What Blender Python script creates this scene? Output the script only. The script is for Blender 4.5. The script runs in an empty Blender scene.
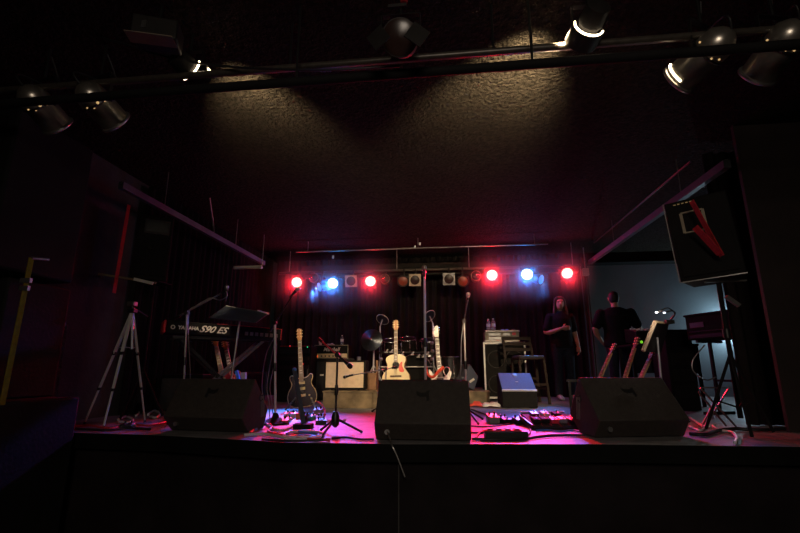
import bpy, bmesh, math, random
from mathutils import Vector, Matrix
from math import radians as R, sin, cos, pi
random.seed(7)
sc = bpy.context.scene
COL = sc.collection

# ------------------------------------------------------------------ camera maths (stage axes: x right, y upstage, z up)
FPX, PITCH, YAW, EYE = 444.4, R(13), R(6.6), 1.5
_cp, _sp, _cy, _sy = cos(PITCH), sin(PITCH), cos(YAW), sin(YAW)
def ray(px, py):
    x, u = (px-400)/FPX, -(py-266.5)/FPX
    f, up = (0, _cp, _sp), (0, -_sp, _cp)
    d = (x, f[1]+u*up[1], f[2]+u*up[2])
    return Vector((d[0]*_cy-d[1]*_sy, d[0]*_sy+d[1]*_cy, d[2]))
def P(px, py, y):                       # world point seen at a pixel, at stage depth y
    d = ray(px, py)
    return Vector((0, 0, EYE)) + d*(y/d.y)
def G(px, py, z=1.0):                   # world point seen at a pixel, at height z
    d = ray(px, py)
    return Vector((0, 0, EYE)) + d*((z-EYE)/d.z)

# ------------------------------------------------------------------ materials
def mat(name, col, rough=.6, metal=0., var=.25, scale=12., bump=0., bscale=60., spec=None, emit=None, es=0., alpha=None, trans=0., coat=0.):
    m = bpy.data.materials.new(name); m.use_nodes = True
    nt = m.node_tree; b = nt.nodes['Principled BSDF']
    tc = nt.nodes.new('ShaderNodeTexCoord')
    if var:
        n = nt.nodes.new('ShaderNodeTexNoise'); n.inputs['Scale'].default_value = scale; n.inputs['Detail'].default_value = 4
        nt.links.new(tc.outputs['Object'], n.inputs['Vector'])
        r = nt.nodes.new('ShaderNodeValToRGB')
        r.color_ramp.elements[0].position = .3; r.color_ramp.elements[1].position = .7
        r.color_ramp.elements[0].color = [c*(1-var) for c in col]+[1]
        r.color_ramp.elements[1].color = [min(1, c*(1+var)) for c in col]+[1]
        nt.links.new(n.outputs['Fac'], r.inputs['Fac']); nt.links.new(r.outputs['Color'], b.inputs['Base Color'])
    else:
        b.inputs['Base Color'].default_value = (*col, 1)
    b.inputs['Roughness'].default_value = rough; b.inputs['Metallic'].default_value = metal
    if spec is not None: b.inputs['Specular IOR Level'].default_value = spec
    if coat: b.inputs['Coat Weight'].default_value = coat; b.inputs['Coat Roughness'].default_value = .1
    if trans: b.inputs['Transmission Weight'].default_value = trans
    if emit: b.inputs['Emission Color'].default_value = (*emit, 1); b.inputs['Emission Strength'].default_value = es
    if bump:
        n2 = nt.nodes.new('ShaderNodeTexNoise'); n2.inputs['Scale'].default_value = bscale; n2.inputs['Detail'].default_value = 6
        nt.links.new(tc.outputs['Object'], n2.inputs['Vector'])
        bp = nt.nodes.new('ShaderNodeBump'); bp.inputs['Strength'].default_value = bump; bp.inputs['Distance'].default_value = .02
        nt.links.new(n2.outputs['Fac'], bp.inputs['Height']); nt.links.new(bp.outputs['Normal'], b.inputs['Normal'])
    return m

M = dict(
 black=mat('black_metal', (.012, .012, .012), .38, .2, .2),
 matte=mat('black_paint', (.008, .0075, .008), .8, 0, .3, 4, .15, 40, .2),
 grill=mat('wedge_paint', (.038, .031, .027), .62, 0, .18, 30, .35, 160, .35),
 mark=mat('dark_mark', (.003, .003, .003), .6, 0, .2),
 tolex=mat('black_tolex', (.012, .0105, .0095), .75, 0, .25, 30, .3, 200, .18),
 chrome=mat('chrome', (.72, .72, .72), .22, 1., .08),
 gridblue=mat('blue_light_grille', (.075, .10, .2), .6, .1, .1, 60, .2, 300),  # blue lamp light tinted into the grille colour
 railgrey=mat('rail_grey', (.13, .14, .16), .5, .5, .15, 8),
 cansilver=mat('silver_can', (.5, .46, .4), .3, .85, .15, 25),
 satin=mat('satin_chrome', (.6, .58, .56), .45, .25, .08),
 wornpipe=mat('worn_pipe', (.07, .06, .05), .35, .3, .3, 20),
 steel=mat('brushed_steel', (.45, .44, .43), .35, .9, .15),
 alu=mat('aluminium', (.4, .41, .44), .45, .8, .12),
 dullalu=mat('dull_aluminium', (.26, .25, .24), .36, .85, .2),
 drape=mat('black_drape', (.013, .010, .010), .92, 0, .25, 5, .3, 200, .1),
 concrete=mat('painted_grey_wall', (.055, .052, .05), .85, 0, .25, 3, .4, 30, .2),
 ceil=mat('sprayed_ceiling', (.03, .024, .018), .9, 0, .5, 30, 1., 34, .08),
 brownwall=mat('brown_wall', (.02, .012, .011), .8, 0, .25, 3, .2, 30),
 bluewall=mat('blue_grey_wall', (.2, .245, .27), .9, 0, .1, 1.5, .1, 20, .1),
 face=mat('stage_fascia', (.012, .009, .010), .85, 0, .3, 3, .2, 30, .1),
 fasciaup=mat('stage_lip', (.004, .004, .004), .8, 0, .3, 3, 0, 30, .1),
 house=mat('house_floor', (.02, .018, .018), .7, 0, .3, 2, .2, 30),
 white=mat('white_plastic', (.75, .73, .7), .45, 0, .06),
 logo=mat('white_logo', (.85, .8, .7), .5, 0, .05),
 red=mat('red_strap', (.5, .02, .025), .7, 0, .2, 30, .2, 200),
 redcloth=mat('red_cloth', (.6, .06, .03), .85, 0, .25, 20, .3, 100),
 yellow=mat('yellow_strap', (.17, .14, .008), .9, 0, .2, 30, .2, 200, .05),
 cream=mat('cream_grille_cloth', (.70, .55, .38), .85, 0, .08, 20, .3, 300, .15),
 natural=mat('natural_spruce', (.78, .64, .36), .3, 0, .1, 8, 0, 60, .5, coat=.4),
 side=mat('guitar_side_wood', (.28, .13, .05), .35, 0, .2, 8),
 maple=mat('maple_neck', (.62, .44, .22), .4, 0, .12, 10),
 orange=mat('amber_headstock', (.62, .27, .07), .35, 0, .15, 10),
 rose=mat('rosewood_board', (.10, .05, .03), .5, 0, .25, 25),
 palerose=mat('worn_fretboard', (.34, .24, .15), .5, 0, .25, 25),
 burst=mat('dark_smoky_guitar_top', (.045, .035, .04), .25, 0, .35, 6, coat=.5),
 wht=mat('white_guitar_body', (.82, .78, .7), .25, 0, .05, coat=.4),
 redg=mat('red_pickguard', (.75, .06, .03), .35, 0, .12),
 pearl=mat('pearl', (.8, .76, .66), .3, 0, .06),
 gold=mat('gold_hardware', (.85, .68, .35), .3, .4, .1),
 wood=mat('dark_stool_wood', (.03, .018, .012), .55, 0, .3, 14, spec=.2),
 ply=mat('worn_plywood', (.17, .125, .07), .75, 0, .45, 7, .4, 20),
 brownbox=mat('brown_wood_box', (.22, .11, .05), .6, 0, .25, 9),
 seatpad=mat('dark_vinyl_seat', (.06, .07, .10), .4, 0, .1),
 caseedge=mat('pale_case_edging', (.75, .7, .62), .4, .2, .1),
 tan=mat('rack_case_panel', (.25, .21, .15), .5, .2, .2),
 conecol=mat('speaker_cone', (.012, .010, .008), .7, 0, .2, spec=.15),
 cable=mat('black_cable', (.012, .012, .014), .45, 0, .1),
 cablew=mat('pale_cable', (.62, .6, .62), .45, 0, .1),
 cabler=mat('red_cable', (.55, .04, .05), .45, 0, .1),
 cableb=mat('blue_cable', (.08, .2, .55), .45, 0, .1),
 skin=mat('skin', (.45, .25, .17), .55, 0, .1, 14),
 hairb=mat('brown_hair', (.05, .024, .014), .5, 0, .3, 40),
 hairk=mat('dark_hair', (.012, .009, .008), .6, 0, .3, 40),
 shirt=mat('black_cotton', (.012, .012, .014), .9, 0, .2, 12, .2, 80, .1),
 jeans=mat('dark_jeans', (.025, .03, .045), .9, 0, .25, 30, .2, 200, .1),
 shoe=mat('pale_shoe', (.42, .42, .42), .5, 0, .15),
 dshoe=mat('dark_shoe', (.02, .02, .02), .5, 0, .15),
 eye=mat('eye', (.02, .015, .012), .2, 0, 0),
 lip=mat('lips', (.33, .13, .11), .5, 0, .1),
 bottle=mat('clear_bottle', (.75, .85, .95), .12, 0, .05, trans=.75),
 blabel=mat('bottle_label', (.75, .78, .85), .5, 0, .15, 60),
 bluecap=mat('blue_plastic', (.05, .25, .7), .4, 0, .1),
 paper=mat('crumpled_paper', (.7, .68, .64), .8, 0, .1, 20, .3, 60),
 green=mat('green_pedal', (.1, .5, .25), .35, .2, .1),
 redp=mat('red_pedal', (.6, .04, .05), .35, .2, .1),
 beige=mat('beige_pedal', (.5, .45, .36), .4, .1, .1),
 silverp=mat('silver_pedal', (.28, .28, .28), .35, .5, .1),
 orangep=mat('orange_pedal', (.75, .22, .05), .4, .1, .1),
 cymb=mat('cymbal_bronze', (.10, .11, .13), .32, .9, .15, 30),
 dimdrum=mat('black_drum_shell', (.014, .012, .012), .25, .1, .2),
 skinhead=mat('dark_drum_head', (.008, .008, .008), .8, 0, .15, spec=.1),
 gel=mat('amber_gel', (.2, .03, .01), .3, 0, .2),
 fixture=mat('black_lamp_housing', (.02, .018, .017), .5, .3, .2),
 framesil=mat('metal_gel_frame', (.32, .25, .18), .5, .5, .15),
 lens_off=mat('unlit_lens', (.03, .015, .012), .25, 0, .2),
 lit_red=mat('lit_red_lens', (.8, .1, .1), .4, 0, 0, emit=(1, .28, .22), es=6),
 lit_blue=mat('lit_blue_lens', (.2, .4, .9), .4, 0, 0, emit=(.55, .8, 1), es=6),
 lit_cyan=mat('lit_blue_gel', (.05, .4, .9), .4, 0, .2, 40, emit=(.01, .38, .95), es=.8),
 lit_warm=mat('lit_warm_glow', (1, .8, .6), .4, 0, 0, emit=(1, .78, .5), es=9),
 vent_glow=mat('glowing_vent', (1, .7, .4), .4, 0, 0, emit=(1, .62, .25), es=.55),
 led_red=mat('red_led', (.8, .05, .05), .4, 0, 0, emit=(1, .03, .03), es=.8),
 led_green=mat('green_led', (.05, .8, .4), .4, 0, 0, emit=(.05, .8, .35), es=.6),
 led_lime=mat('lime_led', (.3, .8, .05), .4, 0, 0, emit=(.25, .85, .03), es=.7),
 led_blue=mat('blue_led', (.1, .3, .9), .4, 0, 0, emit=(.05, .3, .9), es=.4),
 led_orange=mat('orange_lamp', (.9, .2, .03), .4, 0, 0, emit=(1, .12, .02), es=.8),
 led_white=mat('white_led', (.8, .85, 1), .4, 0, 0, emit=(.75, .85, 1), es=2.0),
 tube=mat('cool_white_tube', (.8, .9, 1), .4, 0, 0, emit=(.6, .85, 1), es=3.),
 rug=mat('dark_grip', (.015, .015, .016), .8, 0, .2, 30, .3, 100),
)
# stage boards: scuffed grey paint with board joints
for n_ in M['ceil'].node_tree.nodes:
    if n_.type == 'BUMP': n_.inputs['Distance'].default_value = .07
def stage_mat():
    m = mat('scuffed_stage_paint', (.2, .19, .195), .55, 0, .22, 3.5, .25, 30, .35)
    nt = m.node_tree; b = nt.nodes['Principled BSDF']
    src = b.inputs['Base Color'].links[0].from_socket
    tc = nt.nodes.new('ShaderNodeTexCoord')
    mp = nt.nodes.new('ShaderNodeMapping'); mp.inputs['Scale'].default_value = (1, 4, 1)
    n = nt.nodes.new('ShaderNodeTexNoise'); n.inputs['Scale'].default_value = 5; n.inputs['Detail'].default_value = 8
    nt.links.new(tc.outputs['Object'], mp.inputs['Vector']); nt.links.new(mp.outputs['Vector'], n.inputs['Vector'])
    r = nt.nodes.new('ShaderNodeValToRGB'); r.color_ramp.elements[0].position = .35; r.color_ramp.elements[1].position = .6
    r.color_ramp.elements[0].color = (.55, .55, .55, 1); r.color_ramp.elements[1].color = (1, 1, 1, 1)
    mx = nt.nodes.new('ShaderNodeMix'); mx.data_type = 'RGBA'; mx.blend_type = 'MULTIPLY'; mx.inputs[0].default_value = .8
    nt.links.new(n.outputs['Fac'], r.inputs['Fac'])
    nt.links.new(src, mx.inputs[6]); nt.links.new(r.outputs['Color'], mx.inputs[7])
    nt.links.new(mx.outputs[2], b.inputs['Base Color'])
    return m
M['stage'] = stage_mat()

# ------------------------------------------------------------------ mesh builder
def V(*a): return Vector(a if len(a) > 1 else a[0])
class MB:
    def __init__(s): s.bm = bmesh.new()
    def box(s, c, size, rot=None):
        mt = Matrix.Translation(V(c))
        if rot is not None: mt = mt @ rot.to_4x4()
        bmesh.ops.create_cube(s.bm, size=1, matrix=mt @ Matrix.Diagonal((*size, 1)))
        return s
    def span(s, lo, hi):
        lo, hi = V(lo), V(hi)
        return s.box((lo+hi)/2, hi-lo)
    def bar(s, a, b, w, h=None, up=(0, 0, 1)):                 # box running from a to b
        a, b = V(a), V(b); d = b-a; z = d.normalized(); u = V(up)
        if abs(z.dot(u)) > .99: u = V(0, 1, 0)
        x = u.cross(z).normalized(); y = z.cross(x)
        return s.box((a+b)/2, (w, h or w, d.length), Matrix((x, y, z)).transposed())
    def lathe(s, prof, c=(0, 0, 0), axis=(0, 0, 1), seg=20, caps=True):
        z = V(axis).normalized(); u = V(1, 0, 0) if abs(z.x) < .9 else V(0, 1, 0)
        x = u.cross(z).normalized(); y = z.cross(x); c = V(c); rings = []
        for r, h in prof:
            rings.append([s.bm.verts.new(c + z*h + (x*cos(2*pi*k/seg) + y*sin(2*pi*k/seg))*max(r, 1e-5)) for k in range(seg)])
        for A, B in zip(rings, rings[1:]):
            for k in range(seg): s.bm.faces.new((A[k], A[(k+1) % seg], B[(k+1) % seg], B[k]))
        if caps: s.bm.faces.new(rings[0][::-1]); s.bm.faces.new(rings[-1])
        return s
    def cyl(s, a, b, r, r2=None, seg=14):
        a, b = V(a), V(b)
        return s.lathe([(r, 0), (r if r2 is None else r2, (b-a).length)], a, b-a, seg)
    def ball(s, c, r, seg=14):
        r = (r, r, r) if not hasattr(r, '__len__') else r
        bmesh.ops.create_uvsphere(s.bm, u_segments=seg, v_segments=max(6, seg*2//3), radius=1, matrix=Matrix.Translation(V(c)) @ Matrix.Diagonal((*r, 1)))
        return s
    def tube(s, pts, r, seg=8, r1=None):
        pts = [V(p) for p in pts]; rings = []; n = len(pts)
        t0 = (pts[1]-pts[0]).normalized(); u = V(0, 0, 1) if abs(t0.z) < .9 else V(1, 0, 0)
        x = u.cross(t0).normalized()
        for i, p in enumerate(pts):
            t = (pts[min(i+1, n-1)]-pts[max(i-1, 0)]).normalized()
            x = (x - t*x.dot(t)).normalized(); y = t.cross(x)
            rr = r if r1 is None else r + (r1-r)*i/(n-1)
            rings.append([s.bm.verts.new(p + (x*cos(2*pi*k/seg)+y*sin(2*pi*k/seg))*rr) for k in range(seg)])
        for A, B in zip(rings, rings[1:]):
            for k in range(seg): s.bm.faces.new((A[k], A[(k+1) % seg], B[(k+1) % seg], B[k]))
        s.bm.faces.new(rings[0][::-1]); s.bm.faces.new(rings[-1])
        return s
    def prism(s, pts, d, o=(0, 0, 0), ex=(1, 0, 0), ey=(0, 0, 1), ez=(0, 1, 0)):   # outline in ex/ey, extruded along ez by d
        o, ex, ey, ez = V(o), V(ex), V(ey), V(ez)
        A = [s.bm.verts.new(o+ex*p[0]+ey*p[1]) for p in pts]; B = [s.bm.verts.new(o+ex*p[0]+ey*p[1]+ez*d) for p in pts]
        n = len(pts)
        s.bm.faces.new(A[::-1]); s.bm.faces.new(B)
        for k in range(n): s.bm.faces.new((A[k], A[(k+1) % n], B[(k+1) % n], B[k]))
        return s
    def torus(s, c, R_, r, axis=(0, 0, 1), seg=28, ring=8, a0=0, a1=2*pi):
        z = V(axis).normalized(); u = V(1, 0, 0) if abs(z.x) < .9 else V(0, 1, 0)
        x = u.cross(z).normalized(); y = z.cross(x); c = V(c)
        full = abs(a1-a0-2*pi) < 1e-4
        pts = [c + (x*cos(a0+(a1-a0)*k/seg)+y*sin(a0+(a1-a0)*k/seg))*R_ for k in range(seg+1)]
        if not full: return s.tube(pts, r, ring)
        rings = []
        for k in range(seg):
            a = 2*pi*k/seg; d = x*cos(a)+y*sin(a)
            rings.append([s.bm.verts.new(c + d*(R_+r*cos(2*pi*j/ring)) + z*r*sin(2*pi*j/ring)) for j in range(ring)])
        for k in range(seg):
            A, B = rings[k], rings[(k+1) % seg]
            for j in range(ring): s.bm.faces.new((A[j], A[(j+1) % ring], B[(j+1) % ring], B[j]))
        return s
    def build(s, name, m, parent=None, bevel=0., smooth=True):
        bmesh.ops.recalc_face_normals(s.bm, faces=s.bm.faces)
        me = bpy.data.meshes.new(name); s.bm.to_mesh(me); s.bm.free()
        if smooth and len(me.polygons):
            me.polygons.foreach_set('use_smooth', [True]*len(me.polygons))
            try: me.set_sharp_from_angle(angle=R(38))
            except Exception: pass
        return add(name, me, m, parent, bevel)
def add(name, me, m, parent=None, bevel=0.):
    o = bpy.data.objects.new(name, me); COL.objects.link(o)
    if m is not None and not me.materials: me.materials.append(M[m] if isinstance(m, str) else m)
    if parent is not None: o.parent = parent
    if bevel:
        b = o.modifiers.new('bevel', 'BEVEL'); b.width = bevel; b.segments = 2; b.limit_method = 'ANGLE'; b.angle_limit = R(40)
    return o
def tag(o, label, cat, group=None, kind=None):
    o['label'] = label; o['category'] = cat
    if group: o['group'] = group
    if kind: o['kind'] = kind
    return o
def thing(name, label, cat, loc=(0, 0, 0), rotz=0., group=None, rot=None):
    o = bpy.data.objects.new(name, None); COL.objects.link(o); o.empty_display_size = .1
    o.location = loc; o.rotation_euler = rot if rot else (0, 0, rotz)
    return tag(o, label, cat, group)
def struct(name, mb, m, smooth=False, bevel=0.):
    o = mb.build(name, m, None, bevel, smooth); o['kind'] = 'structure'; return o
def copy_thing(root):
    r = root.copy(); COL.objects.link(r)
    for ch in list(root.children):
        c = ch.copy(); COL.objects.link(c); c.parent = r; c.matrix_parent_inverse = ch.matrix_parent_inverse.copy()
        for g in list(ch.children):
            d = g.copy(); COL.objects.link(d); d.parent = c
    return r
def text(name, s, size, m, parent, loc, rot, ext=.002, shear=0., bold=0., sx=1.):
    cu = bpy.data.curves.new(name, 'FONT'); cu.body = s; cu.size = size; cu.extrude = ext; cu.shear = shear; cu.offset = bold
    cu.align_x = 'CENTER'; cu.align_y = 'CENTER'
    tmp = bpy.data.objects.new(name+'_t', cu); COL.objects.link(tmp)
    dg = bpy.context.evaluated_depsgraph_get()
    me = bpy.data.meshes.new_from_object(tmp.evaluated_get(dg)); bpy.data.objects.remove(tmp)
    me.name = name; me.materials.clear()
    me.transform(Matrix.Diagonal((sx, 1, 1, 1)))
    o = add(name, me, m, parent); o.location = loc; o.rotation_euler = rot
    return o
def bez(pts, n=10):                                            # smooth path through points
    pts = [V(p) for p in pts]; out = []
    for i in range(len(pts)-1):
        p0, p1, p2, p3 = pts[max(i-1, 0)], pts[i], pts[i+1], pts[min(i+2, len(pts)-1)]
        for k in range(n):
            t = k/n
            out.append(.5*((2*p1)+(p2-p0)*t+(2*p0-5*p1+4*p2-p3)*t*t+(3*p1-p0-3*p2+p3)*t**3))
    return out+[pts[-1]]
SZ = 1.0                                                        # stage height

# ================================================================== SETTING
edge = [(-3.75, 3.52), (-3.31, 3.48), (-2.3, 3.42), (-1.72, 3.27), (-1.14, 3.2), (-.37, 3.22), (.99, 3.37), (1.92, 3.4), (3.2, 3.5)]
edge3 = [(-3.75, 3.52), (-2.3, 3.42), (-1.14, 3.2), (-.37, 3.22), (.99, 3.37), (3.4, 3.45)]
struct('floor', MB().span((-8, -4, -.1), (8, 9.4, 0)), 'house')
struct('stage_floor', MB().prism(edge3+[(6, 3.45), (6, 9.25), (-3.75, 9.25)], .03, (0, 0, SZ-.03), (1, 0, 0), (0, 1, 0), (0, 0, 1)), 'stage')
e2 = [(x, y+.012) for x, y in edge3]
e2 = [(x, y-.006) for x, y in edge3]
struct('trim_1', MB().prism(e2+[(6, 3.44), (6, 3.449)]+[(x, y-.001) for x, y in edge3[::-1]], .115, (0, 0, SZ-.116), (1, 0, 0), (0, 1, 0), (0, 0, 1)), 'fasciaup')
fr = [(x, y+.07) for x, y in edge3]
struct('wall_stage_front', MB().prism(fr+[(6, 3.52), (6, 3.7), (-3.75, 3.7)], SZ-.118, (0, 0, .001), (1, 0, 0), (0, 1, 0), (0, 0, 1)), 'face')
sx = P(399, 480, 3.29); struct('trim_2', MB().span((sx.x-.004, 3.272, .0), (sx.x+.004, 3.292, .875)), 'concrete')
struct('ceiling', MB().span((-8, -4, 3.75), (8, 9.4, 3.9)), 'ceil')
struct('wall_left', MB().span((-3.95, 3.45, 0), (-3.75, 9.4, 3.75)), 'concrete')
struct('wall_left_house', MB().span((-8.1, -4, 0), (-8, 9.4, 3.75)), 'matte')
struct('wall_left_pier', MB().span((-8, 3.72, 0), (-3.951, 4.05, 3.75)), 'concrete')
struct('wall_right_house', MB().span((8, -4, 0), (8.1, 9.4, 3.75)), 'matte')
rx = P(783, 390, 4.15).x
struct('wall_right', MB().span((rx, 4.15, SZ), (8, 4.18, 3.75)), 'brownwall')
struct('trim_right', MB().span((rx-.014, 4.14, SZ), (rx-.001, 4.18, 3.75)), 'brownwall')
struct('wall_right_front', MB().span((6.0, 3.46, 0), (8, 3.6, 3.75)), 'matte')
struct('wall_back', MB().span((-8, 9.25, 0), (8, 9.4, 3.75)), 'bluewall')
struct('wall_right_back', MB().span((6.4, 4.31, SZ), (6.5, 9.25, 3.75)), 'bluewall')
hz = P(640, 262, 9.0).z
struct('trim_back', MB().span((2.4, 8.95, hz), (6.4, 9.24, 3.75)), 'matte')
# sprayed texture beam above the lamps
bz0, bz1 = P(420, 275, 8.25).z, P(420, 263, 8.25).z
struct('trim_beam', MB().span((-2.9, 8.25, bz0), (2.35, 8.4, bz1)), 'tolex')

def drape(name, x0, x1, y, z0, z1, m, fold=.05, pitch=.16, along='x', y1=None):
    mb = MB(); L = abs(x1-x0); n = int(L/pitch*10)
    rows = []
    for side in (0, 1):
        for z in (z0, z1):
            row = []
            for i in range(n+1):
                t = i/n; s = x0+(x1-x0)*t
                w = fold*(sin(2*pi*s/pitch)+.35*sin(2*pi*s/pitch*.43+1))*(1 if z == z0 else .8) + side*.012
                row.append(mb.bm.verts.new((s, y+w, z) if along == 'x' else (y+w, s, z)))
            rows.append(row)
    a, b, c, d = rows
    for i in range(n):
        mb.bm.faces.new((a[i], a[i+1], b[i+1], b[i])); mb.bm.faces.new((c[i+1], c[i], d[i], d[i+1]))
        mb.bm.faces.new((b[i], b[i+1], d[i+1], d[i])); mb.bm.faces.new((a[i+1], a[i], c[i], c[i+1]))
    for i in (0, n): mb.bm.faces.new((a[i], b[i], d[i], c[i]))
    return mb.build(name, m)
cxr = P(584, 300, 8.7).x
tag(drape('stage_curtain', -3.6, cxr-.02, 8.72, SZ+.005, 3.7, 'drape'), 'long black pleated curtain across the back of the stage behind the drums', 'curtain')
tag(drape('side_curtain', 4.75, 8.6, -3.66, SZ+.005, 3.7, 'drape', .03, .14, 'y'), 'black pleated curtain down the left side of the stage behind the silver tripod', 'curtain')
tag(drape('side_curtain', P(727, 300, 4.6).x, rx+1.2, 4.6, SZ+.005, 3.7, 'drape', .03, .12), 'narrow black curtain behind the red-strapped loudspeaker at the right', 'curtain')
def leg_drape():
    tag(drape('edge_curtain', cxr-.01, cxr+.10, 8.66, SZ+.005, 3.6, 'concrete', .025, .06), 'narrow grey curtain edge beside the blue wall, under the small junction box', 'curtain')
leg_drape()

# ------------------------------------------------------------------ rails and pipes on the ceiling
def rail(name, label, a, b, w, h, m, hang=(.2, .7)):
    t = thing(name, label, 'rail', (0, 0, 0))
    MB().bar(a, b, w, h).build('channel', 'railgrey', t)
    k = MB()
    MB().bar(V(a)+V(0, 0, h*.4), V(b)+V(0, 0, h*.4), w*.4, h*.35).build('track', 'steel', t)
    for f in hang:
        p = V(a).lerp(V(b), f); MB().cyl(p, (p.x, p.y, 3.752), .006).build('hanger', 'dullalu', t)
    return t
La, Lb = P(128, 189, 3.9), P(262, 264, 7.3)
Lb = V(La.x, Lb.y, La.z)
rail('ceiling_rail', 'grey metal rail running upstage above the left loudspeaker', (La.x, 3.8, La.z), (La.x+.03, 7.2, La.z), .055, .07, 'alu')
Ra = P(725, 165, 4.03)
rail('ceiling_rail', 'grey metal rail running upstage above the right loudspeaker', (2.5, 4.0, 3.30), (2.5, 8.1, 3.37), .06, .075, 'alu')
tag(MB().tube([P(594, 243, 8.1), P(691, 161, 4.1)], .010).build('ceiling_conduit', 'wornpipe'), 'thin conduit running alongside the right ceiling rail', 'pipe')
tag(MB().cyl(P(597, 243.5, 8.3), P(676, 240, 8.3), .010).build('ceiling_conduit', 'wornpipe'), 'thin horizontal conduit above the blue wall', 'pipe')
t = thing('wall_pipe', 'short pale pipe with an elbow on the dark wall behind the left loudspeaker', 'pipe')
pa, pb = P(181, 268.5, 7.0), P(262, 267, 7.0)
MB().tube([pa, pb], .03, 12).build('pipe', 'caseedge', t); MB().tube([pa+V(.02, 0, 0), pa+V(-.05, .02, .01), pa+V(-.15, .1, .06), P(165, 262, 7.2)], .034, 12).build('elbow', 'dullalu', t)
MB().cyl(pb, (pb.x, pb.y, 3.752), .008).build('hanger', 'dullalu', t)
t = thing('ceiling_pipe', 'long thin pale pipe under the ceiling in front of the back row of lamps', 'pipe')
pa, pb = P(296, 252, 7.5), P(548, 244, 7.5)
MB().tube([pa, pb], .013, 10).build('pipe', 'dullalu', t)
for f in (.05, .5, .95):
    p = pa.lerp(pb, f); MB().cyl(p, (p.x, p.y, 3.752), .006).build('hanger', 'dullalu', t)
for px, py in ((333, 257), (420, 244), (415, 247)):
    p = P(px, py, 7.48); MB().box(p, (.03, .03, .05)).build('clamp', 'alu', t)
q = P(585.5, 272, 8.5)
t = thing('junction_box', 'small beige electrical box at the top corner of the back curtain', 'box', q)
MB().box((0, 0, 0), (.11, .08, .14)).build('box', 'caseedge', t, .006); MB().cyl((0, 0, .06), (0, 0, 3.752-q.z), .01).build('conduit', 'alu', t)

# ================================================================== BACK ROW OF LAMPS
LY = 8.0
lampz = P(420, 279, LY).z
t = thing('lighting_bar', 'long black pipe carrying the back row of coloured lamps', 'bar')
MB().cyl((-3.3, LY+.12, lampz+.2), (2.3, LY+.12, lampz+.2), .024).build('pipe', 'wornpipe', t)
for x in (-3.1, -1.0, .35, 2.2): MB().cyl((x, LY+.12, lampz+.21), (x, LY+.12, 3.752), .008).build('hanger', 'dullalu', t)
def back_lamp(px, py, kind, label, frame=True, aim=None, m_frame='fixture', rad=.105):
    p = P(px, py, LY-.1)
    t = thing('stage_spotlight', label, 'stage light', p, 0, 'back row of stage lamps')
    d = (V(0.0, 0.9, 1.35)-p) if aim is None else (V(aim)-p)
    d.normalize()
    b = MB().lathe([(rad, -.02), (rad, .12), (rad*.85, .2), (rad*.5, .3), (rad*.42, .32)], (0, 0, 0), -d, 24, True); b.build('can', 'fixture', t)
    lm = {'red': 'lit_red', 'blue': 'lit_blue', 'off': 'lens_off', 'gel': 'gel'}[kind]
    MB().lathe([(rad*.93, .0), (rad*.8, .012), (.0, .02)], d*.018, d, 24).build('lens', lm, t)
    MB().torus(d*.022, rad, .012, d, 28, 6).build('rim', 'fixture', t)
    if frame:
        q = rad*1.14; x = V(1, 0, 0); x = (x-d*x.dot(d)).normalized(); z = d.cross(x); fb = MB()
        n = 16; inner = [(cos(2*pi*k/n)*rad*.9, sin(2*pi*k/n)*rad*.9) for k in range(n)]
        outer = []
        for k in range(n):
            a = 2*pi*k/n; s = q/max(abs(cos(a)), abs(sin(a))); outer.append((cos(a)*s, sin(a)*s))
        for dd in (.035, .043):
            A = [fb.bm.verts.new(x*u+z*v+d*dd) for u, v in inner]; B = [fb.bm.verts.new(x*u+z*v+d*dd) for u, v in outer]
            for k in range(n): fb.bm.faces.new((A[k], A[(k+1) % n], B[(k+1) % n], B[k]))
        fb.build('gel_frame', m_frame, t)
    yk = MB(); up = V(0, .22, lampz+.2-p.z)
    for s in (-1, 1): yk.bar(V(s*rad*1.12, .05, -.01), V(s*rad*1.12, .12, .1), .012, .03)
    yk.bar((-rad*1.16, .12, .1), (rad*1.16, .12, .1), .03, .012); yk.bar((0, .12, .1), (0, .2, lampz+.22-p.z), .03)
    yk.build('yoke', 'fixture', t)
    return t, p, d
def spot(name, p, d, color, watts, size, blend, radius=.08):
    l = bpy.data.lights.new(name, 'SPOT'); l.color = color; l.energy = watts; l.spot_size = R(size); l.spot_blend = blend; l.shadow_soft_size = radius
    o = bpy.data.objects.new(name, l); COL.objects.link(o); o.location = p
    o.rotation_euler = V(d).to_track_quat('-Z', 'Y').to_euler(); return o
RED, BLUE = (1, .008, .02), (.02, .15, 1)
rows = [(297, 282, 'red', 'lit red lamp at the far left end of the back row', 1., (-1.6, 2.2, .9)),
        (333, 283, 'blue', 'lit blue lamp in the back row, first blue one from the left', 1., (-1.6, 2.4, .9)),
        (370.5, 281, 'red', 'lit red lamp in the back row above the upright cymbal', .8, (-.6, 2.0, .9)),
        (492, 275, 'red', 'lit red lamp with the widest red glow, above the bass speaker cabinet', 2.0, (.0, 1.6, 1.2)),
        (527, 274, 'blue', 'lit blue lamp in the back row above the bar chair', 1.1, (.4, 2.2, .9)),
        (567, 273, 'red', 'lit red lamp at the right end of the back row above the long-haired person', .8, (1.2, 2.4, .9))]
LIGHTS = []
for px, py, k, lab, pw, aim in rows:
    t, p, d = back_lamp(px, py, k, lab, True, aim)
    LIGHTS.append((k, p+d*.08, d, pw))
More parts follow.
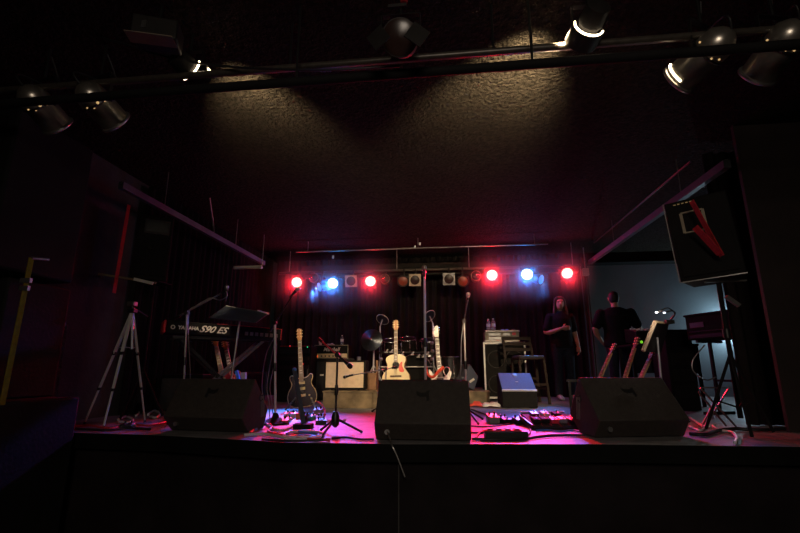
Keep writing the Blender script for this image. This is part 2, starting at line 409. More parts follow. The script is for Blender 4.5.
for px, py, k, lab, mf in ((351, 281, 'off', 'unlit lamp in a square metal frame between the blue and red lamps at left', 'framesil'),
                           (403, 281, 'gel', 'unlit round lamp with a dull amber gel above the acoustic guitar headstock', 'fixture'),
                           (415, 280, 'off', 'unlit square-framed lamp just left of the tall straight microphone stand top', 'framesil'),
                           (449, 279, 'off', 'unlit dark square-framed lamp just right of the tall straight microphone stand', 'dullalu'),
                           (463, 281, 'gel', 'unlit lamp with a dark red gel right of the dark square-framed one', 'fixture')):
    back_lamp(px, py, k, lab, k == 'off', (-.2, 0, 1.2), mf, .095)
# side-turned lamps, gel seen obliquely
for px, py, sgn, lab in ((319.5, 287, -1, 'turned lamp with a glowing blue gel low beside the left blue lamp'), (541, 279.5, 1, 'turned lamp with a glowing blue gel beside the right blue lamp')):
    p = P(px, py, LY-.12); t = thing('stage_spotlight', lab, 'stage light', p, 0, 'turned lamps of the back row')
    d = V(.75*sgn*-1, -.75, -.55).normalized(); d = V(.8*sgn, -.62, -.35).normalized()
    MB().lathe([(.085, 0), (.085, .1), (.06, .17), (.03, .2)], (0, 0, 0), -d, 20).build('can', 'fixture', t)
    MB().lathe([(.083, 0), (.07, .012), (0, .02)], d*.003, d, 20).build('lens', 'lit_cyan', t)
    MB().bar((0, .08, .05), (0, .2, lampz+.22-p.z), .025).build('yoke', 'fixture', t)
    tgt = V(-2.0, 5.0, SZ) if sgn < 0 else V(1.0, 6.5, 1.4)
    spot('turned_lamp_beam', p+d*.06, tgt-p, (.04, .25, 1), 1500 if sgn < 0 else 230, 20 if sgn < 0 else 30, .7, .06)
# round backs with bolts
for px, py, lab in ((385, 279, 'round unlit lamp back with a bright centre bolt right of the middle red lamp'), (476, 276, 'round unlit lamp back with small bright bolts left of the widest red lamp'), (314, 278, 'round unlit lamp rim between the left red and blue lamps')):
    p = P(px, py, LY); t = thing('stage_spotlight', lab, 'stage light', p, 0, 'lamps turned away on the back row')
    MB().lathe([(.03, -.09), (.075, -.07), (.09, 0), (.09, .16)], (0, 0, 0), (0, 1, 0), 22).build('can', 'fixture', t)
    MB().torus((0, -.02, 0), .082, .012, (0, 1, 0), 24, 6).build('rim', 'framesil', t)
    b = MB()
    for k in range(5): b.ball((.055*cos(k*2*pi/5), -.085, .055*sin(k*2*pi/5)), .009, 8)
    b.ball((0, -.1, 0), .02, 10); b.build('bolts', 'chrome', t)
    MB().bar((0, .08, .08), (0, .14, lampz+.22-p.z), .025).build('yoke', 'fixture', t)

# ================================================================== FRONT BAR, CANS AND FIXTURES
by, bz = 2.29, 3.2
t = thing('lighting_bar', 'long black pipe crossing the ceiling in front of the stage under the silver cans', 'bar')
MB().cyl((-4.2, by, bz), (3.2, by, bz), .028).build('pipe', 'matte', t)
for x in (-3.6, -.9, .5, 2.6): MB().cyl((x, by, bz), (x, by, 3.752), .008).build('hanger', 'black', t)
t = thing('lighting_bar', 'pale worn pipe above the lit front fixture, catching its light', 'bar')
y2 = 2.42; z2 = P(565, 46, y2).z
MB().cyl((-4.2, y2, z2), (3.2, y2, z2), .022).build('pipe', 'wornpipe', t)
MB().cyl((-3, y2+.1, z2+.06), (2.4, y2+.1, z2+.06), .012).build('conduit', 'wornpipe', t)
for x in (-3.4, -1.0, .3, 2.4): MB().cyl((x, y2, z2), (x, y2, 3.752), .008).build('hanger', 'black', t)
def par_can(a, b, r, label, lit):
    a, b = V(a), V(b); d = (b-a).normalized(); L = (b-a).length
    t = thing('par_can', label, 'stage light', a, 0, 'silver cans on the front bar')
    MB().lathe([(r*.25, 0), (r*.55, .015), (r*.9, .05), (r, .1), (r, L)], (0, 0, 0), d, 28, True).build('can', 'cansilver', t)
    rm = MB(); rm.torus(d*L, r*1.02, .012, d, 30, 8); rm.build('rim', 'steel', t)
    MB().lathe([(r*.95, 0), (r*.7, .01), (0, .015)], d*(L+.002), d, 26).build('lens', 'lit_warm' if lit else 'lens_off', t)
    MB().torus(d*(L*.42), r*1.015, .008, d, 30, 6).build('seam', 'black', t)
    u = d.cross(V(0, 0, 1)).normalized(); w = u.cross(d).normalized()
    if lit: MB().torus(d*(L-.035), r+.004, .006, d, 24, 6, -2.6, -.9).build('glowing_gap', 'lit_warm', t)

    cv = (V(0, 0, EYE)-a); cv = (cv-d*cv.dot(d)).normalized(); cw = d.cross(cv)
    for k in range(5):
        ang = (k-2)*.42
        q = d*(.135 if k % 2 else .12) + (cv*cos(ang)+cw*sin(ang))*(r+.001)
        MB().ball(q, .006 if k != 2 else .010, 8).build('vent', 'vent_glow', t)
    yk = MB()
    for s in (-1, 1): yk.bar(d*(L*.5)+u*s*(r+.01), d*(L*.45)+u*s*(r+.01)+V(0, 0, .2), .006, .03)
    yk.bar(d*(L*.45)-u*(r+.013)+V(0, 0, .2), d*(L*.45)+u*(r+.013)+V(0, 0, .2), .03, .006)
    yk.cyl(d*(L*.45)+V(0, 0, .2), (d.x*L*.45, d.y*L*.45, 3.752-a.z), .01); yk.build('yoke', 'black', t)
    pig = bez([V(0, 0, 0), V(-.03, -.02, .08), d*.2+V(.05, 0, r+.1), V(d.x*L*.45+.02, d.y*L*.45, .32)], 6)
    MB().tube(pig, .006).build('flex', 'cable', t)
    return t, a+d*(L+.02), d
CANS = []
for A, B, r, lab, lit in ((P(23, 86, 2.35), P(58, 126, 2.62), .098, 'silver can lamp at the far left of the front bar', False),
                          (P(80, 84, 2.35), P(116, 122, 2.62), .098, 'silver can lamp second from the left on the front bar', False),
                          (P(732, 30, 2.33), P(678, 80, 2.62), .098, 'silver can lamp with a bright lit front rim, right side of the front bar', True),
                          (P(800, 20, 2.33), P(757, 76, 2.62), .098, 'silver can lamp at the far right end of the front bar', False)):
    CANS.append(par_can(A, B, r, lab, lit))
def front_lamp(px, py, y, label, a0, a1):
    p = P(px, py, y); d = V(-p.x*.25, 1, -.25).normalized()
    t = thing('stage_spotlight', label, 'stage light', p, 0, 'lit fixtures on the front bar')
    MB().lathe([(.03, -.12), (.066, -.11), (.072, -.01), (.06, .0), (.06, .02)], (0, 0, 0), d, 24).build('can', 'fixture', t)
    MB().lathe([(.094, .02), (.096, .12), (.092, .12), (.09, .02)], (0, 0, 0), d, 28, False).build('barrel', 'fixture', t)
    MB().torus(d*.012, .084, .006, d, 30, 6, a0, a1).build('glowing_slot', 'lit_warm', t)
    yk = MB()
    for s in (-1, 1): yk.bar((s*.095, 0, 0), (s*.095, 0, .12), .006, .03)
    yk.bar((-.1, 0, .12), (.1, 0, .12), .03, .006); yk.cyl((0, 0, .12), (0, 0, 3.752-p.z), .01); yk.build('yoke', 'black', t)
    return p, d
FL = [front_lamp(189, 68, 2.45, 'black lamp with a glowing rim on the front bar beside the left silver cans', 1.2, 3.6),
      front_lamp(590, 24, 2.3, 'black lamp with a glowing rim on the front bar, right of the ceiling centre', 2.0, 5.0)]
p = P(400, 38, 2.1)
t = thing('stage_spotlight', 'dark unlit lamp with open barn doors hanging at the top centre', 'stage light', p)
MB().lathe([(.05, .18), (.09, .16), (.1, 0), (.1, -.02)], (0, 0, 0), (0, .8, .5), 22).build('can', 'fixture', t)
MB().lathe([(.095, 0), (.07, .01), (0, .015)], (0, -.02, -.012), (0, -.8, -.5), 22).build('lens', 'lens_off', t)
for s in (-1, 1): MB().bar((s*.13, -.1, -.03), (s*.075, -.12, -.13), .006, .1).build('barn_door', 'fixture', t)
MB().bar((-.05, -.13, .09), (.05, -.13, .09), .012, .02).build('top_flap', 'fixture', t)
yk = MB()
for s in (-1, 1): yk.bar((s*.11, .04, .02), (s*.11, .04, .18), .006, .03)
yk.bar((-.113, .04, .18), (.113, .04, .18), .03, .006); yk.cyl((0, .04, .18), (0, .04, 3.752-p.z), .01); yk.build('yoke', 'black', t)
p = P(404, 3, 2.1); tag(MB().lathe([(.02, 0), (.022, .03), (.012, .06), (.004, 3.752-p.z)], p, (0, 0, 1), 12).build('hanging_lamp', 'redp'), 'tiny red lamp holder at the very top centre of the ceiling', 'lamp')
p = P(158, 35, 2.2)
t = thing('stage_spotlight', 'dark unlit floodlight box hanging above the left glowing lamp', 'stage light', p)
MB().box((0, 0, 0), (.26, .16, .14), Matrix.Rotation(.35, 3, 'Z')).build('housing', 'fixture', t, .01)
MB().bar((-.12, -.1, -.08), (.14, -.03, -.09), .1, .006).build('barn_door', 'framesil', t)
MB().box((-.04, -.09, .0), (.06, .02, .05)).build('plate', 'steel', t)
MB().cyl((0, 0, .06), (0, 0, 3.752-p.z), .01).build('yoke', 'black', t)
cb = bez([P(0, 38, 2.5), P(60, 30, 2.45), P(110, 40, 2.4), P(190, 62, 2.4), P(300, 70, 2.3), P(400, 66, 2.3)], 8)
tag(MB().tube(cb, .008).build('power_cable', 'cable'), 'black cable looping along the front lighting bar at left', 'cable')

# ================================================================== WEDGE MONITORS
def wedge(label, x, y, rot, w, prof, mark=True, ports='both', m='grill', group=None, z=SZ, top=None, name='stage_monitor'):
    bd, fy, fz, ry, rz, ly, lz = prof
    t = thing(name, label, 'stage monitor', (x, y, z), rot, group)
    pts = [(0, .004), (bd, .004), (ly, lz), (ry, rz), (fy, fz)]
    MB().prism(pts, w, (-w/2, 0, 0), (0, 1, 0), (0, 0, 1), (1, 0, 0)).build('cabinet', m, t, .008)
    # speaker grille on the performer's side
    a, b = V(0, ly, lz), V(0, ry, rz); n = V(0, b.z-a.z, a.y-b.y).normalized()
    if n.y < 0: n = -n
    c = (a+b)/2+n*.006; h = (b-a).length*.9
    ex, ey = V(1, 0, 0), (b-a).normalized()
    MB().box(c, (w*.94, h, .012), Matrix((ex, ey, ex.cross(ey))).transposed()).build('grille', 'black', t)
    # face towards the house
    fa, fb = V(0, fy, fz), V(0, ry, rz); e = (fb-fa).normalized(); nn = V(0, -e.z, e.y)
    if mark:
        s = mark if mark is not True else 1
        o = fa.lerp(fb, .66)+nn*.002
        sh = [(-.055, .028), (-.02, .012), (.02, .012), (.028, .028), (.052, .03), (.044, .004), (.05, -.05), (.03, -.062), (.024, -.02), (-.02, -.026), (-.046, -.008)]
        MB().prism([(px*s, py) for px, py in sh], .002, o, (1, 0, 0), e, nn).build('emblem', 'mark', t)
    for s in (-1, 1):
        X = s*w/2
        cy, cz = (bd+ly)/2*.62, rz*.48
        sp = MB()
        for k in range(3): sp.bar((X+s*.002, cy+.02+k*.022, cz-.1), (X+s*.002, cy-.045+k*.022+.04, cz+.07), .006, .004)
        sp.build('side_stripe', 'steel', t)
        MB().torus((X, cy+.0, cz+.06), .026, .006, (1, 0, 0), 20, 6).build('pole_socket', 'black', t)
    # connector
    j = MB().cyl((-w*.37, .02, fz*.5), (-w*.37, fy*.5-.02, fz*.5), .018); j.build('jack_socket', 'steel', t)
    for s in (-1, 1):
        for q in (.05, bd-.04): MB().cyl((s*w*.4, q, 0), (s*w*.4, q, .006), .016).build('rubber_foot', 'mark', t)
    return t
wedge('large black stage monitor at the front centre of the stage', -.225, 3.375, .009, .684, (.242, -.077, .125, .132, .417, .354, .3), 1)
wedge('large black stage monitor at the front left of the stage', -2.012, 3.662, -.089, .712, (.258, -.107, .12, .065, .422, .317, .157), -1)
wedge('large black stage monitor at the front right of the stage', 1.387, 3.728, .215, .713, (.224, -.087, .133, .177, .437, .381, .138), 1)

# small wedge with blue lit baffle
t = thing('stage_monitor', 'small wedge monitor with a blue lit sloping panel in front of the bar chair', 'stage monitor', (.875, 6.28, SZ), .06)
w = .46
MB().prism([(0, .004), (.42, .004), (.40, .42), (.33, .44), (-.01, .21)], w, (-w/2, 0, 0), (0, 1, 0), (0, 0, 1), (1, 0, 0)).build('cabinet', 'tolex', t, .008)
fa, fb = V(0, -.01, .21), V(0, .33, .44); e = (fb-fa).normalized(); nn = V(0, -e.z, e.y); L = (fb-fa).length
Rm = Matrix((V(1, 0, 0), e, V(1, 0, 0).cross(e))).transposed()
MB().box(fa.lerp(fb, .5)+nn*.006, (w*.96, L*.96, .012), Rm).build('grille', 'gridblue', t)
MB().box(fa.lerp(fb, .03)+nn*.008, (w*1.0, .02, .02), Rm).build('front_edge', 'caseedge', t)
MB().lathe([(.035, 0), (.03, .006), (0, .008)], fa.lerp(fb, .86)+nn*.012, nn, 18).build('handle', 'steel', t)
MB().box(fa.lerp(fb, .48)+nn*.013, (.035, .012, .002), Rm).build('badge', 'logo', t)

# ================================================================== RISERS
t = thing('low_riser', 'low worn plywood riser under the cream amplifier', 'riser', (0, 0, SZ))
ry0 = 5.95; rz_ = P(350, 391, ry0).z-SZ; rx0 = P(323, 400, ry0).x
MB().span((rx0, ry0, .002), (-.25, 7.0, rz_-.02)).build('base', 'ply', t)
MB().span((rx0-.01, ry0-.012, rz_-.019), (-.24, 7.01, rz_)).build('deck', 'ply', t)
RZ = SZ+rz_
t = thing('drum_riser', 'low plywood riser carrying the drums behind the centre', 'riser', (0, 0, SZ))
dy0 = 7.15; dz = .17; dx1 = P(489.5, 392, dy0).x
MB().span((-1.4, dy0, .002), (dx1, 8.5, dz-.02)).build('base', 'ply', t)
MB().span((-1.41, dy0-.012, dz-.019), (dx1+.012, 8.51, dz)).build('deck', 'ply', t)
DZ = SZ+dz

# dark wedge on the riser corner, seen from its end
c0 = P(470, 388, 7.35)
t = thing('stage_monitor', 'dark wedge monitor tilted on the riser corner beside the tall speaker cabinet', 'stage monitor', (c0.x, 7.35, DZ), .35)
A = [P(470, 362, 7.35), P(479.5, 375, 7.35), P(474.5, 388.3, 7.35), P(461, 381, 7.35)]
zb = min(a.z for a in A)
pts = [(a.x-c0.x, a.z-zb+.004) for a in A]
MB().prism(pts, .42, (0, 0, 0), (1, 0, 0), (0, 0, 1), (0, 1, 0)).build('cabinet', 'seatpad', t, .012)
cen = V(sum(p[0] for p in pts)/4, 0, sum(p[1] for p in pts)/4)
MB().bar((cen.x-.03, -.003, cen.z-.055), (cen.x+.05, -.003, cen.z-.005), .035, .004, (0, 1, 0)).build('badge', 'caseedge', t)
MB().bar((pts[3][0]+.02, .0, .005), (pts[3][0]+.02, .4, .005), .04, .01).build('prop', 'black', t)
MB().prism([(pts[3][0], 0), (pts[2][0]+.02, 0), (pts[2][0], .01), (pts[3][0], pts[3][1])], .4, (0, .01, 0), (1, 0, 0), (0, 0, 1), (0, 1, 0)).build('wedge_foot', 'tolex', t)

# ================================================================== MICROPHONES AND STANDS
def microphone(tip, d, label, m='steel'):
    K = .78; tip, d = V(tip), V(d).normalized(); base = tip-d*.174*K
    t = thing('microphone', label, 'microphone', base); t.scale = (K, K, K)
    MB().lathe([(.009, -.03), (.010, 0), (.012, .02), (.018, .11), (.019, .115)], (0, 0, 0), d, 16).build('body', 'black', t)
    MB().torus(d*.118, .02, .004, d, 18, 6).build('collar', 'steel', t)
    MB().lathe([(.018, .115), (.025, .13), (.0275, .148), (.022, .165), (.012, .172), (.002, .174)], (0, 0, 0), d, 18).build('grille', m, t)
    return t
def mic_stand(label, base, pivot, tip, tail=None, kind='tripod', pole='black', boom='black', legspan=.32, rot=0., basem='black', group='microphone stands'):
    base, pivot = V(base), V(pivot)
    t = thing('microphone_stand', label, 'microphone stand', base, 0, group)
    L = lambda p: V(p)-base
    up = (L(pivot)).normalized()
    if kind == 'tripod':
        for k in range(3):
            a = rot+k*2*pi/3; e = V(cos(a)*legspan, sin(a)*legspan, .012)
            MB().tube([up*.12, e], .009).build('leg', 'black', t)
            MB().ball(e, .012, 8).build('rubber_foot', 'mark', t)
        MB().lathe([(.012, .05), (.03, .07), (.033, .13), (.018, .17)], (0, 0, 0), up, 16).build('leg_hub', 'black', t)
        MB().cyl(up*.07, L(pivot), .009).build('pole', pole, t)
    else:
        MB().lathe([(.13, 0), (.13, .015), (.09, .03), (.035, .06), (.02, .1)], (0, 0, 0), (0, 0, 1), 24).build('base', basem, t)
        MB().cyl((0, 0, .05), L(pivot), .011).build('pole', pole, t)
    q = L(pivot)
    MB().lathe([(.015, -.04), (.018, 0), (.012, .04)], q*.55, up, 12).build('clutch', 'black', t)
    if tip is not None:
        e = L(tip); s = L(tail) if tail is not None else q
        MB().cyl(s, e, .007).build('boom', boom, t)
        k = MB().cyl(q-V(.0, .022, 0), q+V(0, .022, 0), .02); k.build('pivot_knob', 'black', t)
        if tail is not None: MB().cyl(s-(e-s).normalized()*.06, s, .013).build('counterweight', 'black', t)
        MB().cyl(e-(e-s).normalized()*.02, e+(e-s).normalized()*.045, .013).build('microphone_clip', 'black', t)
    else:
        MB().cyl(q-up*.01, q+up*.05, .014).build('microphone_clip', 'black', t)
    return t
# 1 tall boom, front left
b1 = G(275, 424); b1.z = SZ; pv = P(275, 323, b1.y); tp = P(294.5, 292, 4.05)
mic_stand('tall boom microphone stand beside the left stage monitor', b1, pv, tp, pv-(tp-pv)*.12, 'round', 'satin', 'black', basem='tolex')
microphone(P(299.5, 287.5, 4.0), (P(299.5, 287.5, 4.0)-P(293, 293, 4.05))+V(0, 0, .01), 'microphone clipped to the tall boom just under the leftmost red lamp')
# 2 boom by keyboard
b2 = V(*P(187, 372, 4.15)); b2.z = SZ; pv = P(187, 313, 4.15); tp = P(224, 292, 4.1)
mic_stand('boom microphone stand behind the keyboard at left', b2, pv, tp, P(180, 315.5, 4.17), 'round', 'dullalu', 'dullalu')
microphone(P(227, 285, 4.09), V(.02, -.01, 1), 'round silver microphone pointing up above the keyboard', 'steel')
cb = bez([P(226, 291, 4.07), P(227, 296, 4.07), P(220, 300, 4.07), P(211, 298, 4.08), P(204, 301, 4.09), P(196, 306, 4.1), P(189, 312, 4.12), P(188.5, 340, 4.12), P(190, 368, 4.12), V(P(192, 400, 4.12).x, 4.13, SZ+.03)], 8)
tag(MB().tube(cb, .0045).build('microphone_cable', 'dullalu'), 'grey cable looping down from the microphone above the keyboard', 'cable')
# 3 black short tripod stand, centre left
b3 = G(335, 434); b3.z = SZ; pv = P(337.5, 355, b3.y)
t3 = mic_stand('short black tripod microphone stand in front of the cream amplifier', b3, pv, P(347.5, 364, b3.y-.05), P(322.5, 342, b3.y+.1), 'tripod', 'black', 'redp', .21, .3, group='microphone stands')  # boom coloured red to stand in for red lamp light
microphone(P(352, 368, b3.y-.06), P(352, 368, b3.y-.06)-P(346, 362.5, b3.y-.05), 'black microphone at the low end of the boom painted red-lit before the cream amplifier', 'black')
# 4 low boom miking the amp
b4 = P(378.5, 398, 5.5); b4.z = SZ; pv = P(386, 369, 5.5)
b4 = V(pv.x, 5.5, SZ)
mic_stand('low boom microphone stand reaching from behind the acoustic guitar to the cream amplifier', b4, pv, P(352, 375.2, 5.75), P(392, 368, 5.46), 'tripod', 'steel', 'steel', .16, 1.2)
microphone(P(343.5, 377.3, 5.82), P(343.5, 377.3, 5.82)-P(351, 375.5, 5.77), 'short dark microphone aimed at the cream amplifier grille', 'black')
# 5 straight stand, centre
b5 = V(*P(425.5, 378, 3.95)); b5.z = SZ; pv = P(424.4, 276, 3.95)
mic_stand('tall straight chrome microphone stand behind the centre monitor', b5, pv, None, None, 'round', 'satin')
microphone(P(424.2, 265, 3.95), pv-V(b5), 'microphone standing upright on the tall straight chrome stand', 'steel')
# 6 right boom
b6 = V(*P(466, 378, 4.6)); b6.z = SZ; pv = P(464, 321, 4.6); tp = P(467.5, 298, 4.45)
mic_stand('boom microphone stand right of the centre monitor', b6, pv, tp, pv-(tp-pv)*.1, 'tripod', 'satin', 'black', .25, .9)
microphone(P(468.5, 292.5, 4.42), tp-pv, 'microphone on the boom stand right of the tall straight stand', 'steel')
cb = bez([P(468, 300, 4.45), P(464.5, 318, 4.57), P(461.5, 340, 4.57), P(461, 365, 4.57), P(459, 390, 4.57), V(P(457, 405, 4.5).x, 4.5, SZ+.008), V(P(457, 405, 4.5).x+.1, 4.2, SZ+.008)], 8)
tag(MB().tube(cb, .006).build('microphone_cable', 'dullalu'), 'pale cable hanging beside the boom stand right of the centre monitor', 'cable')
# cables hanging at the left tall stand
for k, (xo, lab) in enumerate(((262, 'thin cable hanging left of the tall boom stand, outermost of three'), (267, 'thin cable hanging left of the tall boom stand, middle one of three'), (270, 'thin cable hanging close beside the tall boom stand'))):
    cb = bez([P(276, 335, 4.3), P(xo+4+k, 355, 4.4), P(xo, 385, 4.5), P(xo+2, 403, 4.5), V(P(xo+4, 410, 4.45).x, 4.42, SZ+.007), V(P(xo+10, 410, 4.45).x, 4.2-.1*k, SZ+.007)], 8)
    tag(MB().tube(cb, .0045).build('hanging_cable', 'dullalu'), lab, 'cable', 'cables hanging at the tall boom stand')

# ================================================================== TRIPOD, LEFT SPEAKER
ap = P(132.5, 311, 4.0)
t = thing('tripod', 'tall silver tripod at the left end of the stage', 'tripod', (ap.x, ap.y, SZ))
org = V(ap.x, ap.y, SZ)
feet = [G(84.5, 424), G(103.4, 428), G(144.8, 422)]
for f in feet:
    a = ap-org+(V(f)-ap).normalized()*.02; e = V(f)-org+V(0, 0, .01)
    lg = MB(); m1, m2 = a.lerp(e, .38), a.lerp(e, .7)
    lg.bar(a, m1, .026, .018); lg.bar(m1, m2, .02, .014); lg.bar(m2, e, .014, .01); lg.build('leg', 'satin', t)
    MB().box(m1, (.03, .026, .03)).build('leg_lock', 'black', t); MB().box(m2, (.024, .022, .026)).build('leg_lock', 'black', t)
    MB().ball(e, .012, 8).build('rubber_foot', 'mark', t)
col_end = P(132, 349, 4.0)-org
MB().cyl(ap-org, col_end, .014).build('centre_column', 'alu', t)
for f in feet:
    a = ap-org; e = V(f)-org; MB().bar(col_end+V(0, 0, .01), a.lerp(e, .33), .012, .006).build('brace', 'alu', t)
MB().box(ap-org+V(0, 0, .0), (.07, .06, .04)).build('shoulder', 'black', t, .006)
hd = P(132.5, 304, 4.0)-org
MB().cyl(ap-org, hd, .015).build('head_post', 'black', t)
MB().box(hd, (.075, .06, .045)).build('pan_head', 'dullalu', t, .005)
MB().bar(hd+V(-.03, 0, -.01), hd+V(.02, .22, -.1), .012).build('pan_handle', 'black', t)

# speaker at the left: on a pole stand behind the tripod
sp = P(148, 281, 4.45); 
t = thing('speaker_stand', 'black pole stand carrying the left loudspeaker behind the silver tripod', 'speaker stand', (sp.x, 4.55, SZ))
MB().cyl((0, 0, .15), (0, 0, sp.z-SZ-.012), .02).build('pole', 'matte', t)
for k in range(3):
    a = k*2*pi/3+.5; MB().tube([(0, 0, .5), (cos(a)*.24, sin(a)*.24, .015)], .012).build('leg', 'matte', t)
MB().span((-.14, -.12, sp.z-SZ-.012), (.14, .12, sp.z-SZ)).build('top_plate', 'matte', t)
t = thing('loudspeaker', 'black loudspeaker on a stand high at the left behind the red strap', 'loudspeaker', (sp.x-.06, 4.55, sp.z+.001), R(36))
hS = .74
MB().prism([(-.17, -.17), (.17, -.17), (.12, .15), (-.12, .15)], hS, (0, 0, .002), (1, 0, 0), (0, 1, 0), (0, 0, 1)).build('cabinet', 'tolex', t, .012)
MB().span((-.15, -.182, .05), (.15, -.171, .48)).build('grille', 'matte', t, .004)
MB().span((-.11, -.184, .52), (.14, -.171, .69)).build('horn_surround', 'concrete', t, .004)
MB().span((-.09, -.188, .545), (.12, -.183, .665)).build('horn', 'black', t)
MB().lathe([(.03, 0), (.022, .012), (.01, .014)], (-.03, -.18, .36), (0, -1, 0), 16).build('badge', 'conecol', t)
a = P(99, 274, 4.15); b = P(156, 283, 4.15)
t = thing('wall_shelf', 'thin pale shelf bracket under the left loudspeaker', 'bracket', a)
MB().bar((0, 0, 0), b-a, .02, .02).build('front_bar', 'ply', t)
MB().bar(P(134, 279, 4.1)-a, P(153, 283.5, 4.1)-a, .012, .03).build('lip', 'caseedge', t)
MB().bar((0, 0, 0), V(-3.76-a.x, .15, 0), .02, .02).build('wall_arm', 'black', t)
ra, rb = P(129, 205, 4.1), P(114, 293, 4.1)
tag(MB().bar(ra, rb, .045, .004, (1, 0, 0)).build('hanging_strap', 'red'), 'straight red strap hanging down beside the left loudspeaker', 'strap')
tag(MB().bar(P(172, 229, 6.2), P(180, 235, 6.2), .12, .02).build('hanging_cloth', 'red'), 'small dim red rag on the wall right of the left loudspeaker', 'cloth')
# small wall cable by the rail
tag(MB().tube(bez([V(La.x+.05, 5.3, 3.752), P(213, 222, 5.5), P(214, 232, 5.5)], 5), .012).build('hanging_cable', 'dullalu'), 'short cable end dangling by the left ceiling rail', 'cable')

# ------------------------------------------------------------------ house PA stack at far left with strap and chain
t = thing('speaker_cabinet', 'large flown black speaker cabinet at the far left edge', 'loudspeaker', (0, 0, 0))
A = P(78, 250, 3.3).x; zb = P(60, 276, 3.0).z
MB().span((-4.6, 2.6, zb), (A, 3.3, 3.4)).build('cabinet', 'matte', t, .02)
MB().span((-4.5, 2.59, zb+.06), (A-.08, 2.602, 3.32)).build('grille', 'black', t)
MB().bar((A-.06, 2.58, zb+.2), (A-.02, 2.57, zb+.13), .03).build('handle', 'steel', t)
for x in (-4.3, A-.2): MB().cyl((x, 2.95, 3.4), (x, 2.95, 3.752), .012).build('flying_bracket', 'black', t)
A2 = P(47, 402, 3.1).x; z2_ = P(30, 403, 2.75).z
t = thing('speaker_cabinet', 'black bass cabinet standing on the floor at the far left edge', 'loudspeaker', (0, 0, 0))
MB().span((-4.4, 2.75, .004), (A2, 3.4, z2_)).build('cabinet', 'matte', t, .015); MB().span((-4.35, 2.742, .06), (A2-.05, 2.752, z2_-.06)).build('grille', 'black', t)
A3 = P(66, 340, 3.3).x
t = thing('speaker_cabinet', 'black speaker cabinet stacked on the bass cabinet at the far left edge', 'loudspeaker', (0, 0, 0))
MB().span((-4.4, 2.85, z2_+.003), (A3-.12, 3.4, zb-.03)).build('cabinet', 'matte', t, .015); MB().span((-4.35, 2.842, z2_+.06), (A3-.2, 2.852, zb-.08)).build('grille', 'black', t)
ya, yb_ = P(31.5, 258, 2.5), P(2, 405, 2.5)
t = thing('hanging_strap', 'dull yellow strap with a buckle hanging at the far left edge', 'strap', ya)
MB().bar((0, 0, 0), yb_-ya, .035, .004, (1, 0, 0)).build('webbing', 'yellow', t)
k = (yb_-ya)*.22
for dz_, w_ in ((0, .06), (.05, .07)): MB().box(k+V(.005, -.01, dz_), (w_, .02, .03)).build('buckle', 'dullalu', t)
MB().cyl((0, 0, 0), (0, .12, .02), .01).build('hook', 'dullalu', t)
ch = MB(); top = P(66, 326, 3.66); bot = V(top.x+.03, top.y, SZ+.03)
n = 34
for i in range(n):
    q = top.lerp(bot, i/(n-1)); ch.torus(q, .012, .004, (1, 0, 0) if i % 2 else (0, 1, 0), 8, 4)
t = thing('hanging_chain', 'dark chain hanging down against the grey wall at left', 'chain'); ch.build('links', 'dullalu', t)
MB().bar((top.x, top.y-.01, top.z), (top.x-.02, 3.46, top.z+.3), .015).build('hook', 'dullalu', t)

# ================================================================== RIGHT SPEAKER + STRAPS
sp = P(716, 283, 4.0)
t = thing('speaker_stand', 'black pole stand carrying the tilted loudspeaker at right', 'speaker stand', (sp.x+.02, 4.0, SZ))
hz_ = sp.z-SZ
MB().cyl((0, 0, .12), (0, 0, hz_), .019).build('pole', 'matte', t)
MB().cyl((0, 0, hz_*.62), (0, 0, hz_*.68), .03).build('collar', 'black', t)
MB().bar((.03, -.02, hz_-.12), (.12, -.02, hz_-.2), .03).build('clamp', 'steel', t)
MB().bar((-.12, -.03, hz_+.005), (.2, -.03, hz_+.01), .03, .012).build('top_plate', 'steel', t)
for k in range(3):
    a = k*2*pi/3+.2; MB().tube([(0, 0, .62), (cos(a)*.26, sin(a)*.26, .015)], .012).build('leg', 'matte', t)
    MB().tube([(0, 0, .2), (cos(a)*.16, sin(a)*.16, .25)], .007).build('brace', 'matte', t)
c = P(700, 243, 4.0)
t = thing('loudspeaker', 'black loudspeaker tilted on a stand high at the right with red straps', 'loudspeaker', (sp.x, 4.02, sp.z+.018), 0, None, (R(0), R(-3.5), R(-31)))
MB().prism([(-.23, -.18), (.23, -.18), (.17, .2), (-.17, .2)], .72, (0, 0, .003), (1, 0, 0), (0, 1, 0), (0, 0, 1)).build('cabinet', 'matte', t, .012)
MB().span((-.2, -.192, .04), (.2, -.182, .36)).build('grille', 'matte', t, .004)
fr_ = MB()
for a, b in (((-.12, -.186, .42), (.04, -.186, .42)), ((-.12, -.186, .6), (.04, -.186, .6)), ((-.12, -.186, .42), (-.12, -.186, .6)), ((.04, -.186, .42), (.04, -.186, .6))): fr_.bar(a, b, .022, .012)
fr_.build('horn_surround', 'tan', t)
MB().bar((-.235, -.185, .0), (-.235, -.185, .72), .007).build('corner_edge', 'dullalu', t); MB().bar((-.23, -.19, .0), (.23, -.19, .0), .008).build('bottom_edge', 'dullalu', t)
b_ = MB()
for k in range(5): b_.box((-.15+k*.03, -.185, .69), (.018, .006, .008))
b_.build('badge', 'gold', t)
a, b, cc, d = P(691.5, 201, 3.74), P(722, 256, 3.72), P(695, 227, 3.74), P(720, 254, 3.71)
tag(MB().bar(a, b, .06, .005, (1, 0, 0)).build('hanging_strap', 'red'), 'long red strap slanting over the tilted right loudspeaker', 'strap')
tag(MB().bar(cc, d, .08, .005, (1, 0, 0)).build('hanging_strap', 'red'), 'short wide red strap lying across the long one on the right loudspeaker', 'strap')

